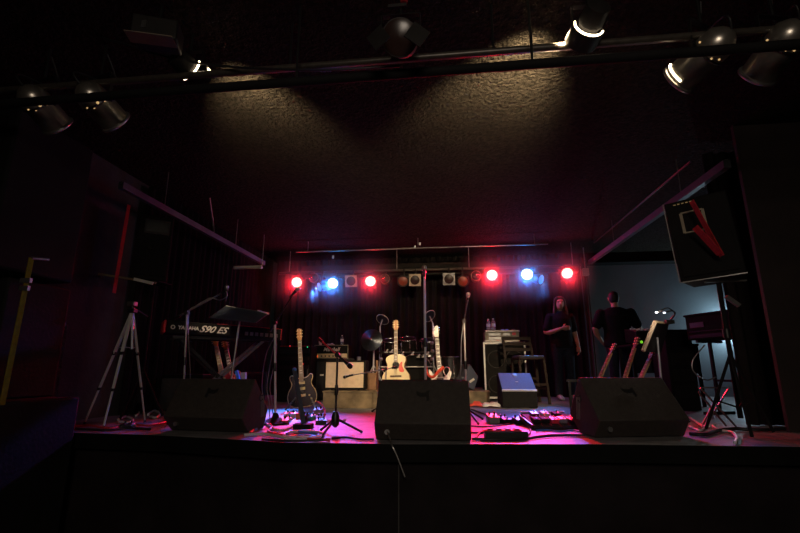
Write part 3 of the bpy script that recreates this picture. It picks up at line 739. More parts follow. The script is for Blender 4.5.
# ================================================================== KEYBOARD LEFT
zk = 1.97
ka, kb = G(162, 332, zk-.07), G(281, 341, zk-.07); ka.z = kb.z = zk-.14
ka, kb = P(163, 326, 4.2), P(281, 335, 4.95)
dirk = (kb-ka); zk = (ka.z+kb.z)/2+.065; tilt = -math.atan2(dirk.z, dirk.length); dirk.z = 0; Lk = dirk.length; ang = math.atan2(dirk.y, dirk.x)
mid = (ka+kb)/2
t = thing('keyboard', 'long black stage keyboard with white lettering on its back', 'keyboard', (mid.x, mid.y, zk-.13), ang, None, (0, tilt, ang))
h = .13
MB().span((-Lk/2+.03, 0, 0), (Lk/2-.03, .30, h*.62)).build('chassis', 'tolex', t, .01)
MB().span((-Lk/2+.03, -.002, h*.1), (Lk/2-.03, .16, h)).build('back_panel', 'tolex', t, .008)
MB().span((-Lk/2, -.002, 0), (-Lk/2+.028, .31, h)).build('end_cheek', 'redp', t, .012); MB().span((Lk/2-.028, -.002, 0), (Lk/2, .31, h)).build('end_cheek', 'tolex', t, .012)
ky = MB()
for k in range(52): ky.span((-Lk/2+.06+k*(Lk-.12)/52, .17, h*.63), (-Lk/2+.06+(k+.92)*(Lk-.12)/52, .295, h*.63+.012))
ky.build('white_keys', 'white', t)
ky = MB()
for k in range(52):
    if k % 7 in (0, 1, 3, 4, 5): ky.span((-Lk/2+.06+(k+.68)*(Lk-.12)/52, .17, h*.72), (-Lk/2+.06+(k+1.2)*(Lk-.12)/52, .24, h*.83))
ky.build('black_keys', 'black', t)
text('lettering', 'YAMAHA', .05, 'logo', t, (-Lk/2+.235, -.004, h*.48), (pi/2, 0, 0), .001, 0, .002, .95)
MB().torus((-Lk/2+.088, -.004, h*.48), .017, .005, (0, 1, 0), 18, 6).build('round_emblem', 'logo', t)
text('model_lettering', 'S90 ES', .095, 'logo', t, (-Lk/2+.47, -.004, h*.48), (pi/2, 0, 0), .001, .5, .002, 1.05)
lp = MB()
for k in range(7): lp.span((.2+k*.055, -.006, h*.25), (.235+k*.055, 0, h*.55))
lp.build('sockets', 'dullalu', t)
MB().bar((-.1, 0, h+.001), (Lk/2, 0, h+.001), .006, .004).build('trim_line', 'redp', t)
MB().bar((Lk/2-.001, -.004, .01), (Lk/2-.001, -.004, h), .006).build('trim_line', 'redp', t)
# X stand
t = thing('keyboard_stand', 'black folding stand under the long keyboard', 'keyboard stand', (mid.x, mid.y, SZ), ang)
hh = zk-.13-SZ
for y_ in (.05, .3):
    MB().bar((-.5, y_, hh-.016), (.5, y_, hh-.016), .03).build('top_rail', 'black', t)
    MB().bar((-.42, y_, .02), (.42, y_, hh-.03), .028, .028, (0, 1, 0)).build('leg', 'dullalu', t)
    MB().bar((.42, y_+.035, .02), (-.42, y_+.035, hh-.03), .028, .028, (0, 1, 0)).build('leg', 'black', t)
for x in (-.43, .43): MB().bar((x, .0, .017), (x, .4, .017), .03).build('foot_bar', 'black', t)
MB().cyl((0, -.0, hh*.5), (0, .4, hh*.5), .014).build('pivot', 'black', t)
# music stand in front of the keyboard
my = 4.25; mb_ = P(233.5, 330, my); 
t = thing('music_stand', 'black music stand with a wide tilted desk before the keyboard', 'music stand', (mb_.x, my, SZ))
O = V(mb_.x, my, SZ)
c4 = [P(210, 317.5, my-.1), P(226, 306, my+.2), P(269, 313.2, my+.25), P(256, 322.5, my-.1)]
dk = MB(); A = [dk.bm.verts.new(p-O) for p in c4]; nrm = (c4[1]-c4[0]).cross(c4[2]-c4[0]).normalized(); B = [dk.bm.verts.new(p-O+nrm*.006) for p in c4]
dk.bm.faces.new(A); dk.bm.faces.new(B[::-1])
for k in range(4): dk.bm.faces.new((A[k], B[k], B[(k+1) % 4], A[(k+1) % 4]))
dk.build('desk', 'seatpad', t)
ed = MB(); ed.tube([c4[0]-O, c4[1]-O, c4[2]-O], .006); ed.build('desk_edge', 'dullalu', t)
MB().bar(P(258, 310.5, my+.24)-O, P(268.5, 314, my+.2)-O, .02, .012).build('clip', 'caseedge', t)
cen = sum(c4, V(0, 0, 0))/4-O
MB().cyl((0, 0, .1), cen, .011).build('pole', 'dullalu', t)
for k in range(3):
    a = k*2*pi/3+.6; MB().tube([(0, 0, .16), (cos(a)*.24, sin(a)*.24, .012)], .009).build('leg', 'black', t)

# ================================================================== GUITARS
def outline(pts, n=6): return [(p.x, p.y) for p in bez([V(a, b, 0) for a, b in pts]+[V(pts[0][0], pts[0][1], 0)], n)[:-1]]
def guitar(label, loc, rot, kind, L, body, board, head, group=None, guard=None, name='electric_guitar'):
    t = thing(name, label, 'guitar', loc, 0, group, rot)
    E1 = (1, 0, 0); E2 = (0, 0, 1)
    if kind == 'acoustic':
        half = [(0, 0), (.10, .004), (.165, .04), (.195, .12), (.185, .2), (.14, .27), (.12, .31), (.125, .36), (.143, .41), (.135, .455), (.09, .49), (.03, .5)]
        th, bl = .105, .5
    elif kind == 'double':
        half = [(0, 0), (.09, .005), (.145, .045), (.165, .12), (.15, .19), (.118, .25), (.113, .29), (.13, .34), (.128, .375), (.10, .385), (.07, .355), (.03, .345)]
        th, bl = .045, .36
    else:
        half = [(0, 0), (.09, .006), (.15, .05), (.163, .11), (.14, .18), (.112, .23), (.118, .28), (.142, .34), (.148, .39), (.125, .4), (.08, .34), (.03, .325)]
        th, bl = .045, .34
    k = L/(.98 if kind != 'acoustic' else 1.04)
    kx = k*(1.06 if kind == 'acoustic' else 1.08 if kind == 'double' else 1)
    pts = [(a*kx, b*k) for a, b in half]+[(-a*kx, b*k) for a, b in half[::-1][:-1]]
    if kind == 'offset': pts = [(x*(1 if x > 0 else .93), z*(1 if x < 0 or z < .2*k else .93)) for x, z in pts]
    ol = outline(pts, 5)
    bd = MB().prism(ol, th, (0, -th/2, 0), E1, E2, (0, 1, 0)).build('body', 'side' if kind == 'acoustic' else body, t, .006)
    if kind == 'acoustic':
        MB().prism([(x*.995, .002+z*.995) for x, z in ol], .004, (0, -th/2-.0045, 0), E1, E2, (0, 1, 0)).build('top', body, t)
        MB().torus((0, -th/2-.006, .335*k), .052*k, .005, (0, 1, 0), 26, 6).build('rosette', 'rose', t)
        MB().lathe([(.048*k, 0), (.048*k, .003)], (0, -th/2-.0045, .335*k), (0, -1, 0), 24).build('sound_hole', 'mark', t)
        MB().span((-.085*k, -th/2-.014, .165*k), (.085*k, -th/2-.004, .19*k)).build('bridge', 'rose', t, .003)
    elif kind == 'double':
        MB().tube([V(x, -th/2, z) for x, z in ol]+[V(ol[0][0], -th/2, ol[0][1])], .005).build('binding', 'maple', t)
    if guard:
        if kind == 'acoustic':
            g = outline([(.045, .30), (.065, .37), (.10, .385), (.098, .33), (.125, .25), (.09, .235), (.055, .25)], 4)
            MB().prism([(x*k, z*k) for x, z in g], .003, (0, -th/2-.008, 0), E1, E2, (0, 1, 0)).build('pickguard', guard, t)
        else:
            g = outline([(-.03, .335), (-.1, .33), (-.095, .26), (-.05, .2), (.02, .17), (.08, .19), (.07, .26), (.11, .31), (.115, .365), (.05, .335)], 4)
            MB().prism([(x*k, z*k) for x, z in g], .003, (0, -th/2-.004, 0), E1, E2, (0, 1, 0)).build('pickguard', guard, t)
    nz0, nz1 = bl*k*.93, L*.835
    yb = -th/2-.012
    MB().prism([(-.029, nz0), (.029, nz0), (.0225, nz1), (-.0225, nz1)], .02, (0, yb+.004, 0), E1, E2, (0, 1, 0)).build('neck', 'maple', t, .004)
    fb0 = (.385 if kind == 'acoustic' else .30)*k
    MB().prism([(-.0285, fb0), (.0285, fb0), (.022, nz1), (-.022, nz1)], .005, (0, yb-.001, 0), E1, E2, (0, 1, 0)).build('fretboard', board, t)
    dots = MB(); frets = MB(); sl = nz1-.18*k
    for f in range(1, 20):
        z = nz1-sl*(1-2**(-f/12))*1.05
        if z < fb0: break
        frets.span((-.025, yb-.0025, z-.0012), (.025, yb-.0005, z+.0012))
        if f in (1, 3, 5, 7, 9, 12, 15, 17): dots.span((-.015, yb-.003, z+.004), (.015, yb-.0008, z+.014))
    frets.build('frets', 'steel', t); dots.build('inlay_pattern', 'pearl', t)
    hw = .034 if kind == 'acoustic' else .03
    if kind == 'offset': hd = [(-.022, nz1), (.022, nz1), (.026, nz1+.03), (.03, L-.02), (.01, L), (-.02, L-.03), (-.045, nz1+.05)]
    else: hd = [(-.022, nz1), (.022, nz1), (hw, nz1+.035), (hw*.92, L-.01), (.012, L-.012), (0, L), (-.012, L-.012), (-hw*.92, L-.01), (-hw, nz1+.035)]
    MB().prism(hd, .016, (0, yb+.002, 0), E1, E2, (0, 1, 0)).build('headstock', head, t, .003)
    for s in (-1, 1):
        for q in range(3):
            z = nz1+.05+q*.038*k
            pg = MB().cyl((s*hw*.6, yb-.008, z), (s*hw*.6, yb+.018, z), .006, seg=8); pg.cyl((s*hw*.6, yb+.01, z), (s*(hw+.006), yb+.01, z), .003, seg=6); pg.ball((s*(hw+.009), yb+.01, z), (.006, .004, .006), 8)
            pg.build('tuning_peg', 'gold' if kind != 'offset' else 'chrome', t)
    st = MB()
    for q in range(6): st.cyl((-.02+q*.008, yb-.006, .17*k), (-.016+q*.0064, yb-.006, nz1), .0008, seg=4)
    st.build('strings', 'steel', t)
    if kind != 'acoustic':
        for z in (.27, .2) if kind == 'double' else (.25, .2):
            MB().span((-.042*k, -th/2-.012, z*k), (.042*k, -th/2-.002, z*k+.036*k)).build('pickup', 'gold' if kind == 'double' else 'black', t, .003)
        MB().span((-.045*k, -th/2-.014, .12*k), (.045*k, -th/2-.002, .15*k)).build('bridge', 'gold' if kind == 'double' else 'chrome', t, .002)
        for x, z in ((.09, .13), (.115, .085)): MB().cyl((x*k, -th/2-.016, z*k), (x*k, -th/2, z*k), .011).build('control_knob', 'gold', t)
    return t
def guitar_stand(label, loc, rotz, h=.42, m='black', w=.14, color=None):
    t = thing('guitar_stand', label, 'guitar stand', loc, rotz, 'guitar stands')
    MB().tube([(0, .12, .25), (0, .17, h+.18)], .009).build('post', m, t)
    for s in (-1, 1):
        MB().tube([(0, .12, .3), (s*w*1.25, -.12, .012)], .009).build('leg', color or m, t)
        MB().tube(bez([(0, .12, .16), (s*w*.6, .03, .1), (s*w*.75, -.05, .085), (s*w*.75, -.11, .1)], 5), .009).build('cradle_arm', m, t)
    MB().tube([(0, .12, .3), (0, .34, .012)], .009).build('leg', m, t)
    return t
# left electric
g1 = P(303, 407, 5.62); 
L1 = (P(299.5, 328.5, 5.72)-g1).length
dx = P(299.5, 328.5, 5.72)-g1
def orient(d, spin=0.): # rotation taking local z onto d, face kept towards -y, then spun
    z = d.normalized(); x = V(0, -1, 0).cross(z)*-1; x = (V(1, 0, 0)-z*z.x).normalized(); y = z.cross(x)
    m = Matrix((x, y, z)).transposed()
    return (m @ Matrix.Rotation(spin, 3, 'Z')).to_euler()
guitar('dark electric guitar with gold hardware on a stand by the pedals at left', g1, orient(dx, .12), 'double', L1, 'burst', 'palerose', 'orange')
guitar_stand('black stand holding the dark electric guitar', (g1.x, g1.y, SZ), .1, .32, 'black', .15, 'alu')
# acoustic
g2 = P(396.5, 389, 6.3); d2 = P(396.5, 320.5, 6.44)-g2
guitar('natural wood acoustic guitar with a red pickguard behind the centre monitor', g2, orient(d2, -.05), 'acoustic', d2.length, 'natural', 'palerose', 'orange', None, 'redg', 'acoustic_guitar')
guitar_stand('black stand holding the acoustic guitar', (g2.x, g2.y+.06, RZ+.002), 0, .25)
# white electric
g3 = P(442, 402, 5.25); d3 = P(435.5, 326, 5.45)-g3
guitar('white electric guitar with a red pickguard right of the acoustic guitar', g3, orient(d3, .1), 'offset', d3.length, 'wht', 'rose', 'pearl', None, None)
rib = bez([P(426, 366, 5.15), P(427.5, 374, 5.14), P(433, 377, 5.13), P(438, 372, 5.12), P(444, 367, 5.12)], 6)
tag(MB().tube(rib, .012, 8, .02).build('guitar_strap', 'redcloth'), 'red guitar strap looped over the white electric guitar', 'strap')
guitar_stand('black stand holding the white electric guitar', (g3.x, g3.y+.03, SZ), 0, .3)
cb = bez([P(449, 376, 5.2), P(449.5, 369, 5.2), P(446, 367, 5.2), P(443.5, 371, 5.2), P(447, 378, 5.1)], 6)
tag(MB().tube(cb, .005).build('guitar_cable', 'caseedge'), 'pale cable curling beside the white electric guitar body', 'cable')
# two guitars behind the keyboard, on a stand
for (tx, ty, bx, by_, yy, body, head, lab) in ((215, 338, 226, 392, 5.3, 'redp', 'orange', 'magenta lit guitar neck leaning under the keyboard, left one of the two'), (225, 341, 236, 396, 5.45, 'orangep', 'side', 'electric guitar with a small dark headstock under the keyboard, right one of the two')):
    g = P(bx, by_, yy); g.z = max(g.z, SZ+.06); d = P(tx, ty, yy+.1)-g
    guitar(lab, g, orient(d, .2), 'double', d.length, body, 'maple' if tx == 215 else 'rose', head)
t = thing('guitar_stand', 'dark low rack holding the two guitars under the keyboard', 'guitar stand', V(P(231, 394, 5.38).x, 5.4, SZ), 0, 'guitar stands')
MB().bar((-.3, -.06, .03), (.3, .06, .03), .05, .03).build('base_bar', 'black', t); MB().bar((-.3, .2, .45), (.35, .2, .45), .03).build('back_bar', 'black', t)
for x in (-.28, .33): MB().bar((x, .2, .45), (x, .2, .0), .025).build('leg', 'black', t)
for x in (-.28, .28): MB().bar((x, .22, .02), (x, -.1, .02), .025).build('foot', 'black', t)
q0 = V(P(241, 377, 4.9).x, 4.9, SZ)
t = thing('folding_stool', 'pale blue bracket-shaped stool end behind the left monitor', 'stool', q0)
zz = P(241, 376, 4.9).z-SZ
MB().bar((-.06, 0, zz+.06), (-.02, 0, zz-.05), .03).build('arm', 'bluecap', t); MB().bar((.03, 0, zz+.04), (.035, 0, zz-.05), .05, .04).build('arm', 'paper', t); MB().bar((-.02, 0, zz-.05), (.04, 0, zz-.05), .03).build('cross_bar', 'bluecap', t); MB().cyl((0, 0, 0), (0, 0, zz-.05), .02).build('post', 'black', t)
for k in range(3): MB().tube([(0, 0, .12), (cos(k*2.1)*.16, sin(k*2.1)*.16, .012)], .009).build('leg', 'black', t)

# ------------------------------------------------------------------ grey trunk behind left wedge
cx = P(163, 395, 5.4)+V(.2, 0, 0)
t = thing('road_case', 'dim grey equipment trunk behind the left monitor', 'trunk', (cx.x, 5.4, SZ))
MB().span((-.26, 0, .004), (.3, .5, P(163, 378, 5.4).z-SZ)).build('box', 'concrete', t, .01)
MB().span((-.27, -.006, P(163, 378, 5.4).z-SZ), (.31, .51, P(163, 376, 5.4).z-SZ+.02)).build('lid', 'black', t, .006)
MB().span((.12, -.02, .16), (.2, -.002, .28)).build('handle', 'tan', t)

# ================================================================== AMPS LEFT
yy = 7.32
a, b = P(314.5, 345, yy), P(348, 358.5, yy)
zc = b.z
t = thing('speaker_cabinet', 'black guitar cabinet under the amplifier head behind the cream amplifier', 'guitar amplifier', (0, 0, SZ))
MB().span((P(311, 380, yy).x, yy, .004), (b.x+.03, yy+.35, zc-SZ-.003)).build('box', 'tolex', t, .01)
MB().span((P(312.5, 380, yy).x, yy-.008, .05), (b.x, yy+.002, zc-SZ-.05)).build('grille', 'black', t)
MB().box((P(322, 375, yy).x, yy-.012, P(322, 375, yy).z-SZ), (.06, .01, .025)).build('badge', 'caseedge', t)
t = thing('amplifier_head', 'black amplifier head with white script logo and bottles on top', 'guitar amplifier', (0, 0, zc))
w0, w1, hz2 = a.x, b.x, a.z-zc
MB().span((w0, yy+.01, 0), (w1, yy+.28, hz2)).build('box', 'tolex', t, .01)
fr2 = MB()
for p_, q_ in (((w0+.01, hz2-.006), (w1-.01, hz2-.006)), ((w0+.01, .006), (w1-.01, .006)), ((w0+.006, .0), (w0+.006, hz2)), ((w1-.006, 0), (w1-.006, hz2))): fr2.bar((p_[0], yy+.008, p_[1]), (q_[0], yy+.008, q_[1]), .01)
fr2.build('piping', 'tan', t)
MB().span((w0+.02, yy+.004, .015), (w1-.02, yy+.012, hz2*.36)).build('control_panel', 'gold', t)
text('script_logo', 'Marshall', .085, 'logo', t, ((w0+w1)/2, yy+.004, hz2*.66), (pi/2, 0, 0), .002, .35, .001, .95)
MB().span((w0+.03, yy-.002, .02), (w0+.065, yy+.006, .055)).build('power_light', 'led_orange', t)
kn = MB()
for k in range(6): kn.cyl((w0+.13+k*.065, yy-.01, .04), (w0+.13+k*.065, yy+.006, .04), .012, seg=10)
kn.build('knobs', 'black', t)
def bottle(loc, h, label, group=None):
    r = h*.155; t = thing('water_bottle', label, 'bottle', loc, 0, group)
    MB().lathe([(r*.9, 0), (r, .02*h), (r, .3*h), (r*.94, .32*h), (r, .34*h), (r, .66*h), (r*.75, .78*h), (r*.42, .88*h), (r*.4, .92*h)], (0, 0, .001), (0, 0, 1), 18).build('body', 'bottle', t)
    MB().lathe([(r*1.015, .36*h), (r*1.015, .6*h)], (0, 0, 0), (0, 0, 1), 18, False).build('label', 'blabel', t)
    MB().cyl((0, 0, .92*h), (0, 0, h), r*.44).build('cap', 'white', t)
    return t
zt = a.z+.001
bottle((P(342, 340, yy+.1).x, yy+.1, zt), .165, 'clear plastic bottle standing on the amplifier head')
t = thing('cup', 'small pale cup standing on the left end of the amplifier head', 'cup', (P(320.5, 341, yy+.1).x, yy+.1, zt))
MB().lathe([(.022, 0), (.03, .06), (.026, .065), (.02, .005)], (0, 0, .001), (0, 0, 1), 16).build('body', 'paper', t); MB().ball((0, 0, .085), (.016, .016, .022), 10).build('lid', 'caseedge', t)
pm = MB(); 
g = [[pm.bm.verts.new((P(330, 343, yy+.08).x-.07+i*.035, yy+.05+j*.03, zt+.004+max(0, random.uniform(.0, .035))*(1 if 0 < i < 4 else .3))) for j in range(4)] for i in range(5)]
for i in range(4):
    for j in range(3): pm.bm.faces.new((g[i][j], g[i+1][j], g[i+1][j+1], g[i][j+1]))
o = pm.build('paper_sheet', 'paper'); s_ = o.modifiers.new('thick', 'SOLIDIFY'); s_.thickness = .003
tag(o, 'crumpled white paper lying on the amplifier head', 'paper')
# combo amp
cy0 = 6.12
a, b = P(324.5, 360.5, cy0), P(365, 391.5, cy0)
t = thing('combo_amplifier', 'cream fronted guitar amplifier standing on the plywood riser', 'guitar amplifier', (0, 0, RZ+.001))
H = a.z-RZ
MB().span((a.x, cy0+.02, .01), (b.x, cy0+.26, H)).build('box', 'tolex', t, .012)
ef = MB()
for p_, q_ in (((a.x+.012, H-.012), (b.x-.012, H-.012)), ((a.x+.012, .022), (b.x-.012, .022)), ((a.x+.012, .012), (a.x+.012, H)), ((b.x-.012, .012), (b.x-.012, H))): ef.bar((p_[0], cy0+.012, p_[1]), (q_[0], cy0+.012, q_[1]), .024)
ef.build('front_frame', 'tolex', t)
MB().span((a.x+.022, cy0+.008, .034), (b.x-.022, cy0+.022, H-.024)).build('grille_cloth', 'cream', t)
MB().bar(((a.x+b.x)/2-.1, cy0+.14, H+.02), ((a.x+b.x)/2+.1, cy0+.14, H+.02), .03, .012).build('handle', 'black', t)
for x in (a.x+.1, b.x-.1): 
    for y_ in (.06, .22): MB().cyl((x, cy0+y_, 0), (x, cy0+y_, .012), .015).build('rubber_foot', 'mark', t)
c = P(359, 359, cy0+.14)
tag(MB().lathe([(.028, 0), (.03, .05), (.028, .052), (.02, .054)], (c.x, cy0+.14, RZ+H+.002), (0, 0, 1), 16).build('roll_of_tape', 'dullalu'), 'small dark tin on top of the cream amplifier', 'tin')
# brown box beside amp
a, b = P(366.5, 374, 6.25), P(375.5, 391, 6.25)
t = thing('wooden_box', 'small brown wooden box on the riser beside the cream amplifier', 'box', ((a.x+b.x)/2, 6.3, RZ+.001)); hb = a.z-RZ; wb = b.x-a.x
MB().span((-wb/2, 0, 0), (wb/2, .2, hb)).build('box', 'brownbox', t, .004); MB().span((-wb/2-.005, -.004, hb), (wb/2+.005, .205, hb+.012)).build('lid', 'brownbox', t)
a = P(374.6, 360, 6.4)
t = thing('wooden_post', 'thin brown wooden post behind the small brown box', 'post', (a.x, 6.62, RZ))
MB().span((-.014, -.01, .012), (.014, .015, a.z-RZ)).build('post', 'brownbox', t); MB().span((-.06, -.06, .0), (.06, .06, .012)).build('foot', 'brownbox', t)
# left rack
a, b = P(284, 346, 7.0), P(310.5, 399, 7.0)
t = thing('equipment_rack', 'black rack with small red lights behind the dark electric guitar', 'rack', (0, 0, SZ))
MB().span((a.x-.1, 7.0, .004), (b.x-.02, 7.45, a.z-SZ)).build('case', 'tolex', t, .01)
for k, zf in enumerate((.95, .82, .66)):
    MB().span((a.x-.06, 6.985, (a.z-SZ)*zf-.07), (b.x-.05, 7.0, (a.z-SZ)*zf-.012)).build('rack_unit', 'black', t)
MB().bar((a.x-.06, 6.98, (a.z-SZ)*.995), (b.x-.04, 6.98, (a.z-SZ)*.995), .006).build('red_edge', 'redp', t)
for px, py, mm in ((307.5, 347, 'led_green'), (290, 346, 'led_red'), (303, 364, 'led_red')): MB().ball(P(px, py, 6.98)-V(0, 0, SZ), .011, 8).build('indicator_light', mm, t)

# ================================================================== DRUMS
def drum(name, label, c, r, d, axis, shell='dimdrum', lugs=6, group='drums of the kit', legs=()):
    c, ax = V(c), V(axis).normalized()
    t = thing(name, label, 'drum', c, 0, group)
    MB().lathe([(r, -d/2), (r, d/2)], (0, 0, 0), ax, 28).build('shell', shell, t)
    for s in (-1, 1): 
        MB().torus(ax*s*d/2, r+.006, .011, ax, 32, 8).build('hoop', 'chrome', t)
        MB().lathe([(r*.97, 0), (r*.9, .004), (.001, .004)], ax*s*(d/2+.001), ax*s, 28).build('drum_head', 'skinhead', t)
    u = V(1, 0, 0) if abs(ax.x) < .8 else V(0, 1, 0); x = u.cross(ax).normalized(); y = ax.cross(x)
    for k in range(lugs):
        a = 2*pi*k/lugs+.3; q = (x*cos(a)+y*sin(a))*(r+.012)
        lg = MB(); lg.cyl(q-ax*d*.32, q+ax*d*.32, .012, seg=8); lg.cyl(q-ax*d*.5, q+ax*d*.5, .004, seg=6); lg.build('lug', 'chrome', t)
    for e in legs: MB().tube([V(e[0])-c, V(e[1])-c], .009).build('leg', 'chrome', t)
    return t
DYY = 7.75
bc = P(416, 378, DYY); bc = V(bc.x, DYY, DZ+.29)
drum('bass_drum', 'black bass drum lying on its side behind the acoustic guitar', bc, .28, .4, (0, 1, 0), 'dimdrum', 8, legs=[((bc.x-.25, bc.y-.15, bc.z-.12), (bc.x-.36, bc.y-.25, DZ+.01)), ((bc.x+.25, bc.y-.15, bc.z-.12), (bc.x+.36, bc.y-.25, DZ+.01))])
p = P(391, 346, DYY-.05); drum('tom_drum', 'black rack tom left of the acoustic guitar neck', p, .13, .2, (.05, -.35, 1))
p = P(408, 345, DYY-.05); drum('tom_drum', 'black rack tom just right of the acoustic guitar neck', p, .14, .22, (0, -.35, 1))
p = P(429, 347, DYY-.05); drum('tom_drum', 'black rack tom nearest the tall straight microphone stand', p, .15, .24, (-.05, -.3, 1))
p = P(447, 372, DYY-.2); p.z = DZ+.32; drum('floor_tom', 'black floor tom behind the white electric guitar', (p.x+.05, DYY, DZ+.36), .19, .34, (0, 0, 1), legs=[((p.x+.05+cos(a)*.205, DYY+sin(a)*.205, DZ+.5), (p.x+.05+cos(a)*.205, DYY+sin(a)*.205, DZ+.005)) for a in (.4, 2.5, 4.6)])
# rack of chrome tube with clamps
t = thing('drum_rack', 'low black drum rack bar with bright chrome clamps across the kit', 'drum rack', (0, 0, 0))
za, zb_ = P(408, 353, 7.5).z, P(408, 368, 7.5).z
xl, xr = P(381, 360, 7.5).x, P(432.5, 360, 7.5).x
for z in (P(408, 352.5, 7.5).z, ): MB().cyl((xl-.05, 7.5, z), (xr+.05, 7.5, z), .018).build('cross_bar', 'black', t)
MB().cyl((xl, 7.49, P(408, 367, 7.5).z), (xr, 7.49, P(408, 367, 7.5).z), .014).build('cross_bar', 'steel', t)
for x in (xl, xr):
    MB().cyl((x, 7.5, DZ+.004), (x, 7.5, P(408, 337, 7.5).z), .017).build('upright', 'black', t)
    MB().bar((x, 7.35, DZ+.012), (x, 7.75, DZ+.012), .03, .02).build('foot', 'black', t)
for px, py in ((381, 343), (381, 359), (432, 343), (432.5, 351), (432, 359)):
    q = P(px, py, 7.47); cl = MB().box(q, (.06, .05, .05)); cl.cyl(q+V(0, -.05, 0), q+V(0, .02, 0), .016); cl.build('clamp', 'steel', t, .014)
for px in (386, 391, 398, 402, 412, 418, 423, 427):
    q = P(px, 350+(px % 5)*2.4, 7.44); cl = MB().cyl(q, q+V(.03, 0, .05), .012); cl.cyl(q+V(-.02, -.02, 0), q+V(.03, .02, 0), .008); cl.build('wing_bolt', 'satin', t)
def cymbal(label, c, r, axis, base, name='cymbal_stand', pole='satin', m='cymb'):
    c, ax = V(c), V(axis).normalized(); base = V(base)
    t = thing('cymbal', label, 'cymbal', c, 0, 'cymbals of the kit')
    MB().lathe([(r, -.003), (r*.96, .002), (r*.35, .022), (r*.22, .045), (r*.1, .052), (.006, .053), (.006, .048), (r*.2, .038), (r*.33, .017), (r*.96, -.004)], (0, 0, 0), ax, 36).build('disc', m, t)
    if r < .15: MB().torus((0, 0, 0), r, .006, ax, 34, 6).build('rim', 'satin', t)  # paler rim added to imitate light on the cymbal edge
    MB().lathe([(.02, 0), (.02, .012), (.008, .03)], ax*.05, ax, 12).build('wing_nut', 'chrome', t)
    t = thing('cymbal_stand', 'chrome stand of the '+label.replace('bronze ', '')[:60], 'cymbal stand', (base.x, base.y, base.z), 0, 'cymbal stands')
    j = V(base.x, base.y, c.z-.1 if abs(c.x-base.x) < .02 else c.z-.12)-base
    MB().cyl((0, 0, .15), j, .013).build('pole', pole, t); MB().cyl(j, c-base, .009).build('tilter', pole, t)
    for k in range(3):
        a = k*2*pi/3+.5; MB().tube([(0, 0, .4), (cos(a)*.22, sin(a)*.22, .012)], .008).build('leg', pole, t)
b = P(371, 391, 7.3); c = P(371.5, 340, 7.3)
cymbal('large dark cymbal tipped upright facing the house, left of the drums', c, .185, (-.15, -1, .22), (c.x+.02, 7.42, DZ), m='cymb')
c = P(382.5, 319.5, 7.6); cymbal('small tilted cymbal on a bright pole left of the acoustic headstock', c, .11, (.28, .66, .75), (P(380, 340, 7.6).x, 7.6, DZ))
c = P(429.5, 316, 7.6); cymbal('small steeply tilted cymbal right of the tall straight microphone stand', c, .11, (-.6, .6, .6), (P(433, 335, 7.7).x, 7.7, DZ))

# ================================================================== BASS RIG, RIGHT OF DRUMS
yc = 7.6
a, b = P(482, 342, yc), P(526.5, 342, yc); zt_ = a.z; x0 = P(485.5, 398, yc).x; x1 = P(528, 398, yc).x
x0, x1 = (a.x+x0)/2, (b.x+x1)/2
t = thing('speaker_cabinet', 'tall bass speaker cabinet with pale metal edges behind the bar chair', 'bass cabinet', (0, 0, SZ))
Hc = zt_-SZ
MB().span((x0, yc+.01, .03), (x1, yc+.5, Hc)).build('box', 'tolex', t, .008)
for nm, p_, q_ in (('edge', (x0+.02, Hc-.02), (x1-.02, Hc-.02)), ('edge', (x0+.02, .05), (x1-.02, .05)), ('edge', (x0+.02, .03), (x0+.02, Hc)), ('edge', (x1-.02, .03), (x1-.02, Hc))):
    MB().bar((p_[0], yc+.004, p_[1]), (q_[0], yc+.004, q_[1]), .032 if p_[0] != q_[0] else .026, .02, (0, 1, 0)).build('pale_edge', 'caseedge', t)
MB().span((x0+.04, yc+.002, .07), (x1-.04, yc+.012, Hc-.04)).build('grille', 'conecol', t)
for kx in (.3, .72):
    for kz in (.28, .7):
        q = V(x0+(x1-x0)*kx, yc+.001, Hc*kz)
        MB().torus(q, .135, .008, (0, 1, 0), 30, 6).build('speaker_ring', 'grill', t)
        MB().lathe([(.1, 0), (.03, .004), (.001, .01)], q, (0, -1, 0), 24).build('speaker_cone', 'conecol', t)
for x in (x0+.08, x1-.08):
    for y_ in (.08, .42): MB().cyl((x, yc+y_, 0.002), (x, yc+y_, .032), .025).build('caster', 'black', t)
a, b = P(485, 331, yc), P(520, 341.5, yc)
t = thing('rack_case', 'tan flight case with rack gear standing on the bass speaker cabinet', 'rack case', (0, 0, zt_+.001))
hr = a.z-zt_
MB().span((a.x, yc+.05, .012), (b.x, yc+.45, hr)).build('case', 'tan', t, .006)
MB().bar((a.x-.004, yc+.045, hr), (b.x+.004, yc+.045, hr), .02).build('edge', 'caseedge', t); MB().bar((a.x-.004, yc+.045, .016), (b.x+.004, yc+.045, .016), .02).build('edge', 'caseedge', t)
wr = b.x-a.x
for (u0, u1, v0, v1) in ((.1, .47, .55, .85), (.1, .47, .18, .48), (.52, .74, .55, .85), (.52, .74, .18, .48)):
    MB().span((a.x+wr*u0, yc+.04, hr*v0), (a.x+wr*u1, yc+.055, hr*v1)).build('panel', 'dullalu', t, .004)
for x in (a.x, b.x): MB().ball((x, yc+.045, hr), .018, 10).build('ball_corner', 'chrome', t)
MB().span((a.x+wr*.8, yc+.04, hr*.62), (a.x+wr*.9, yc+.05, hr*.85)).build('red_tag', 'redp', t)
zr = zt_+hr+.003
bottle((P(488.5, 325, yc+.1).x, yc+.12, zr), .21, 'left one of two water bottles on the tan rack case', 'bottles on the rack case')
bottle((P(493.5, 325, yc+.1).x, yc+.14, zr), .22, 'right one of two water bottles on the tan rack case', 'bottles on the rack case')
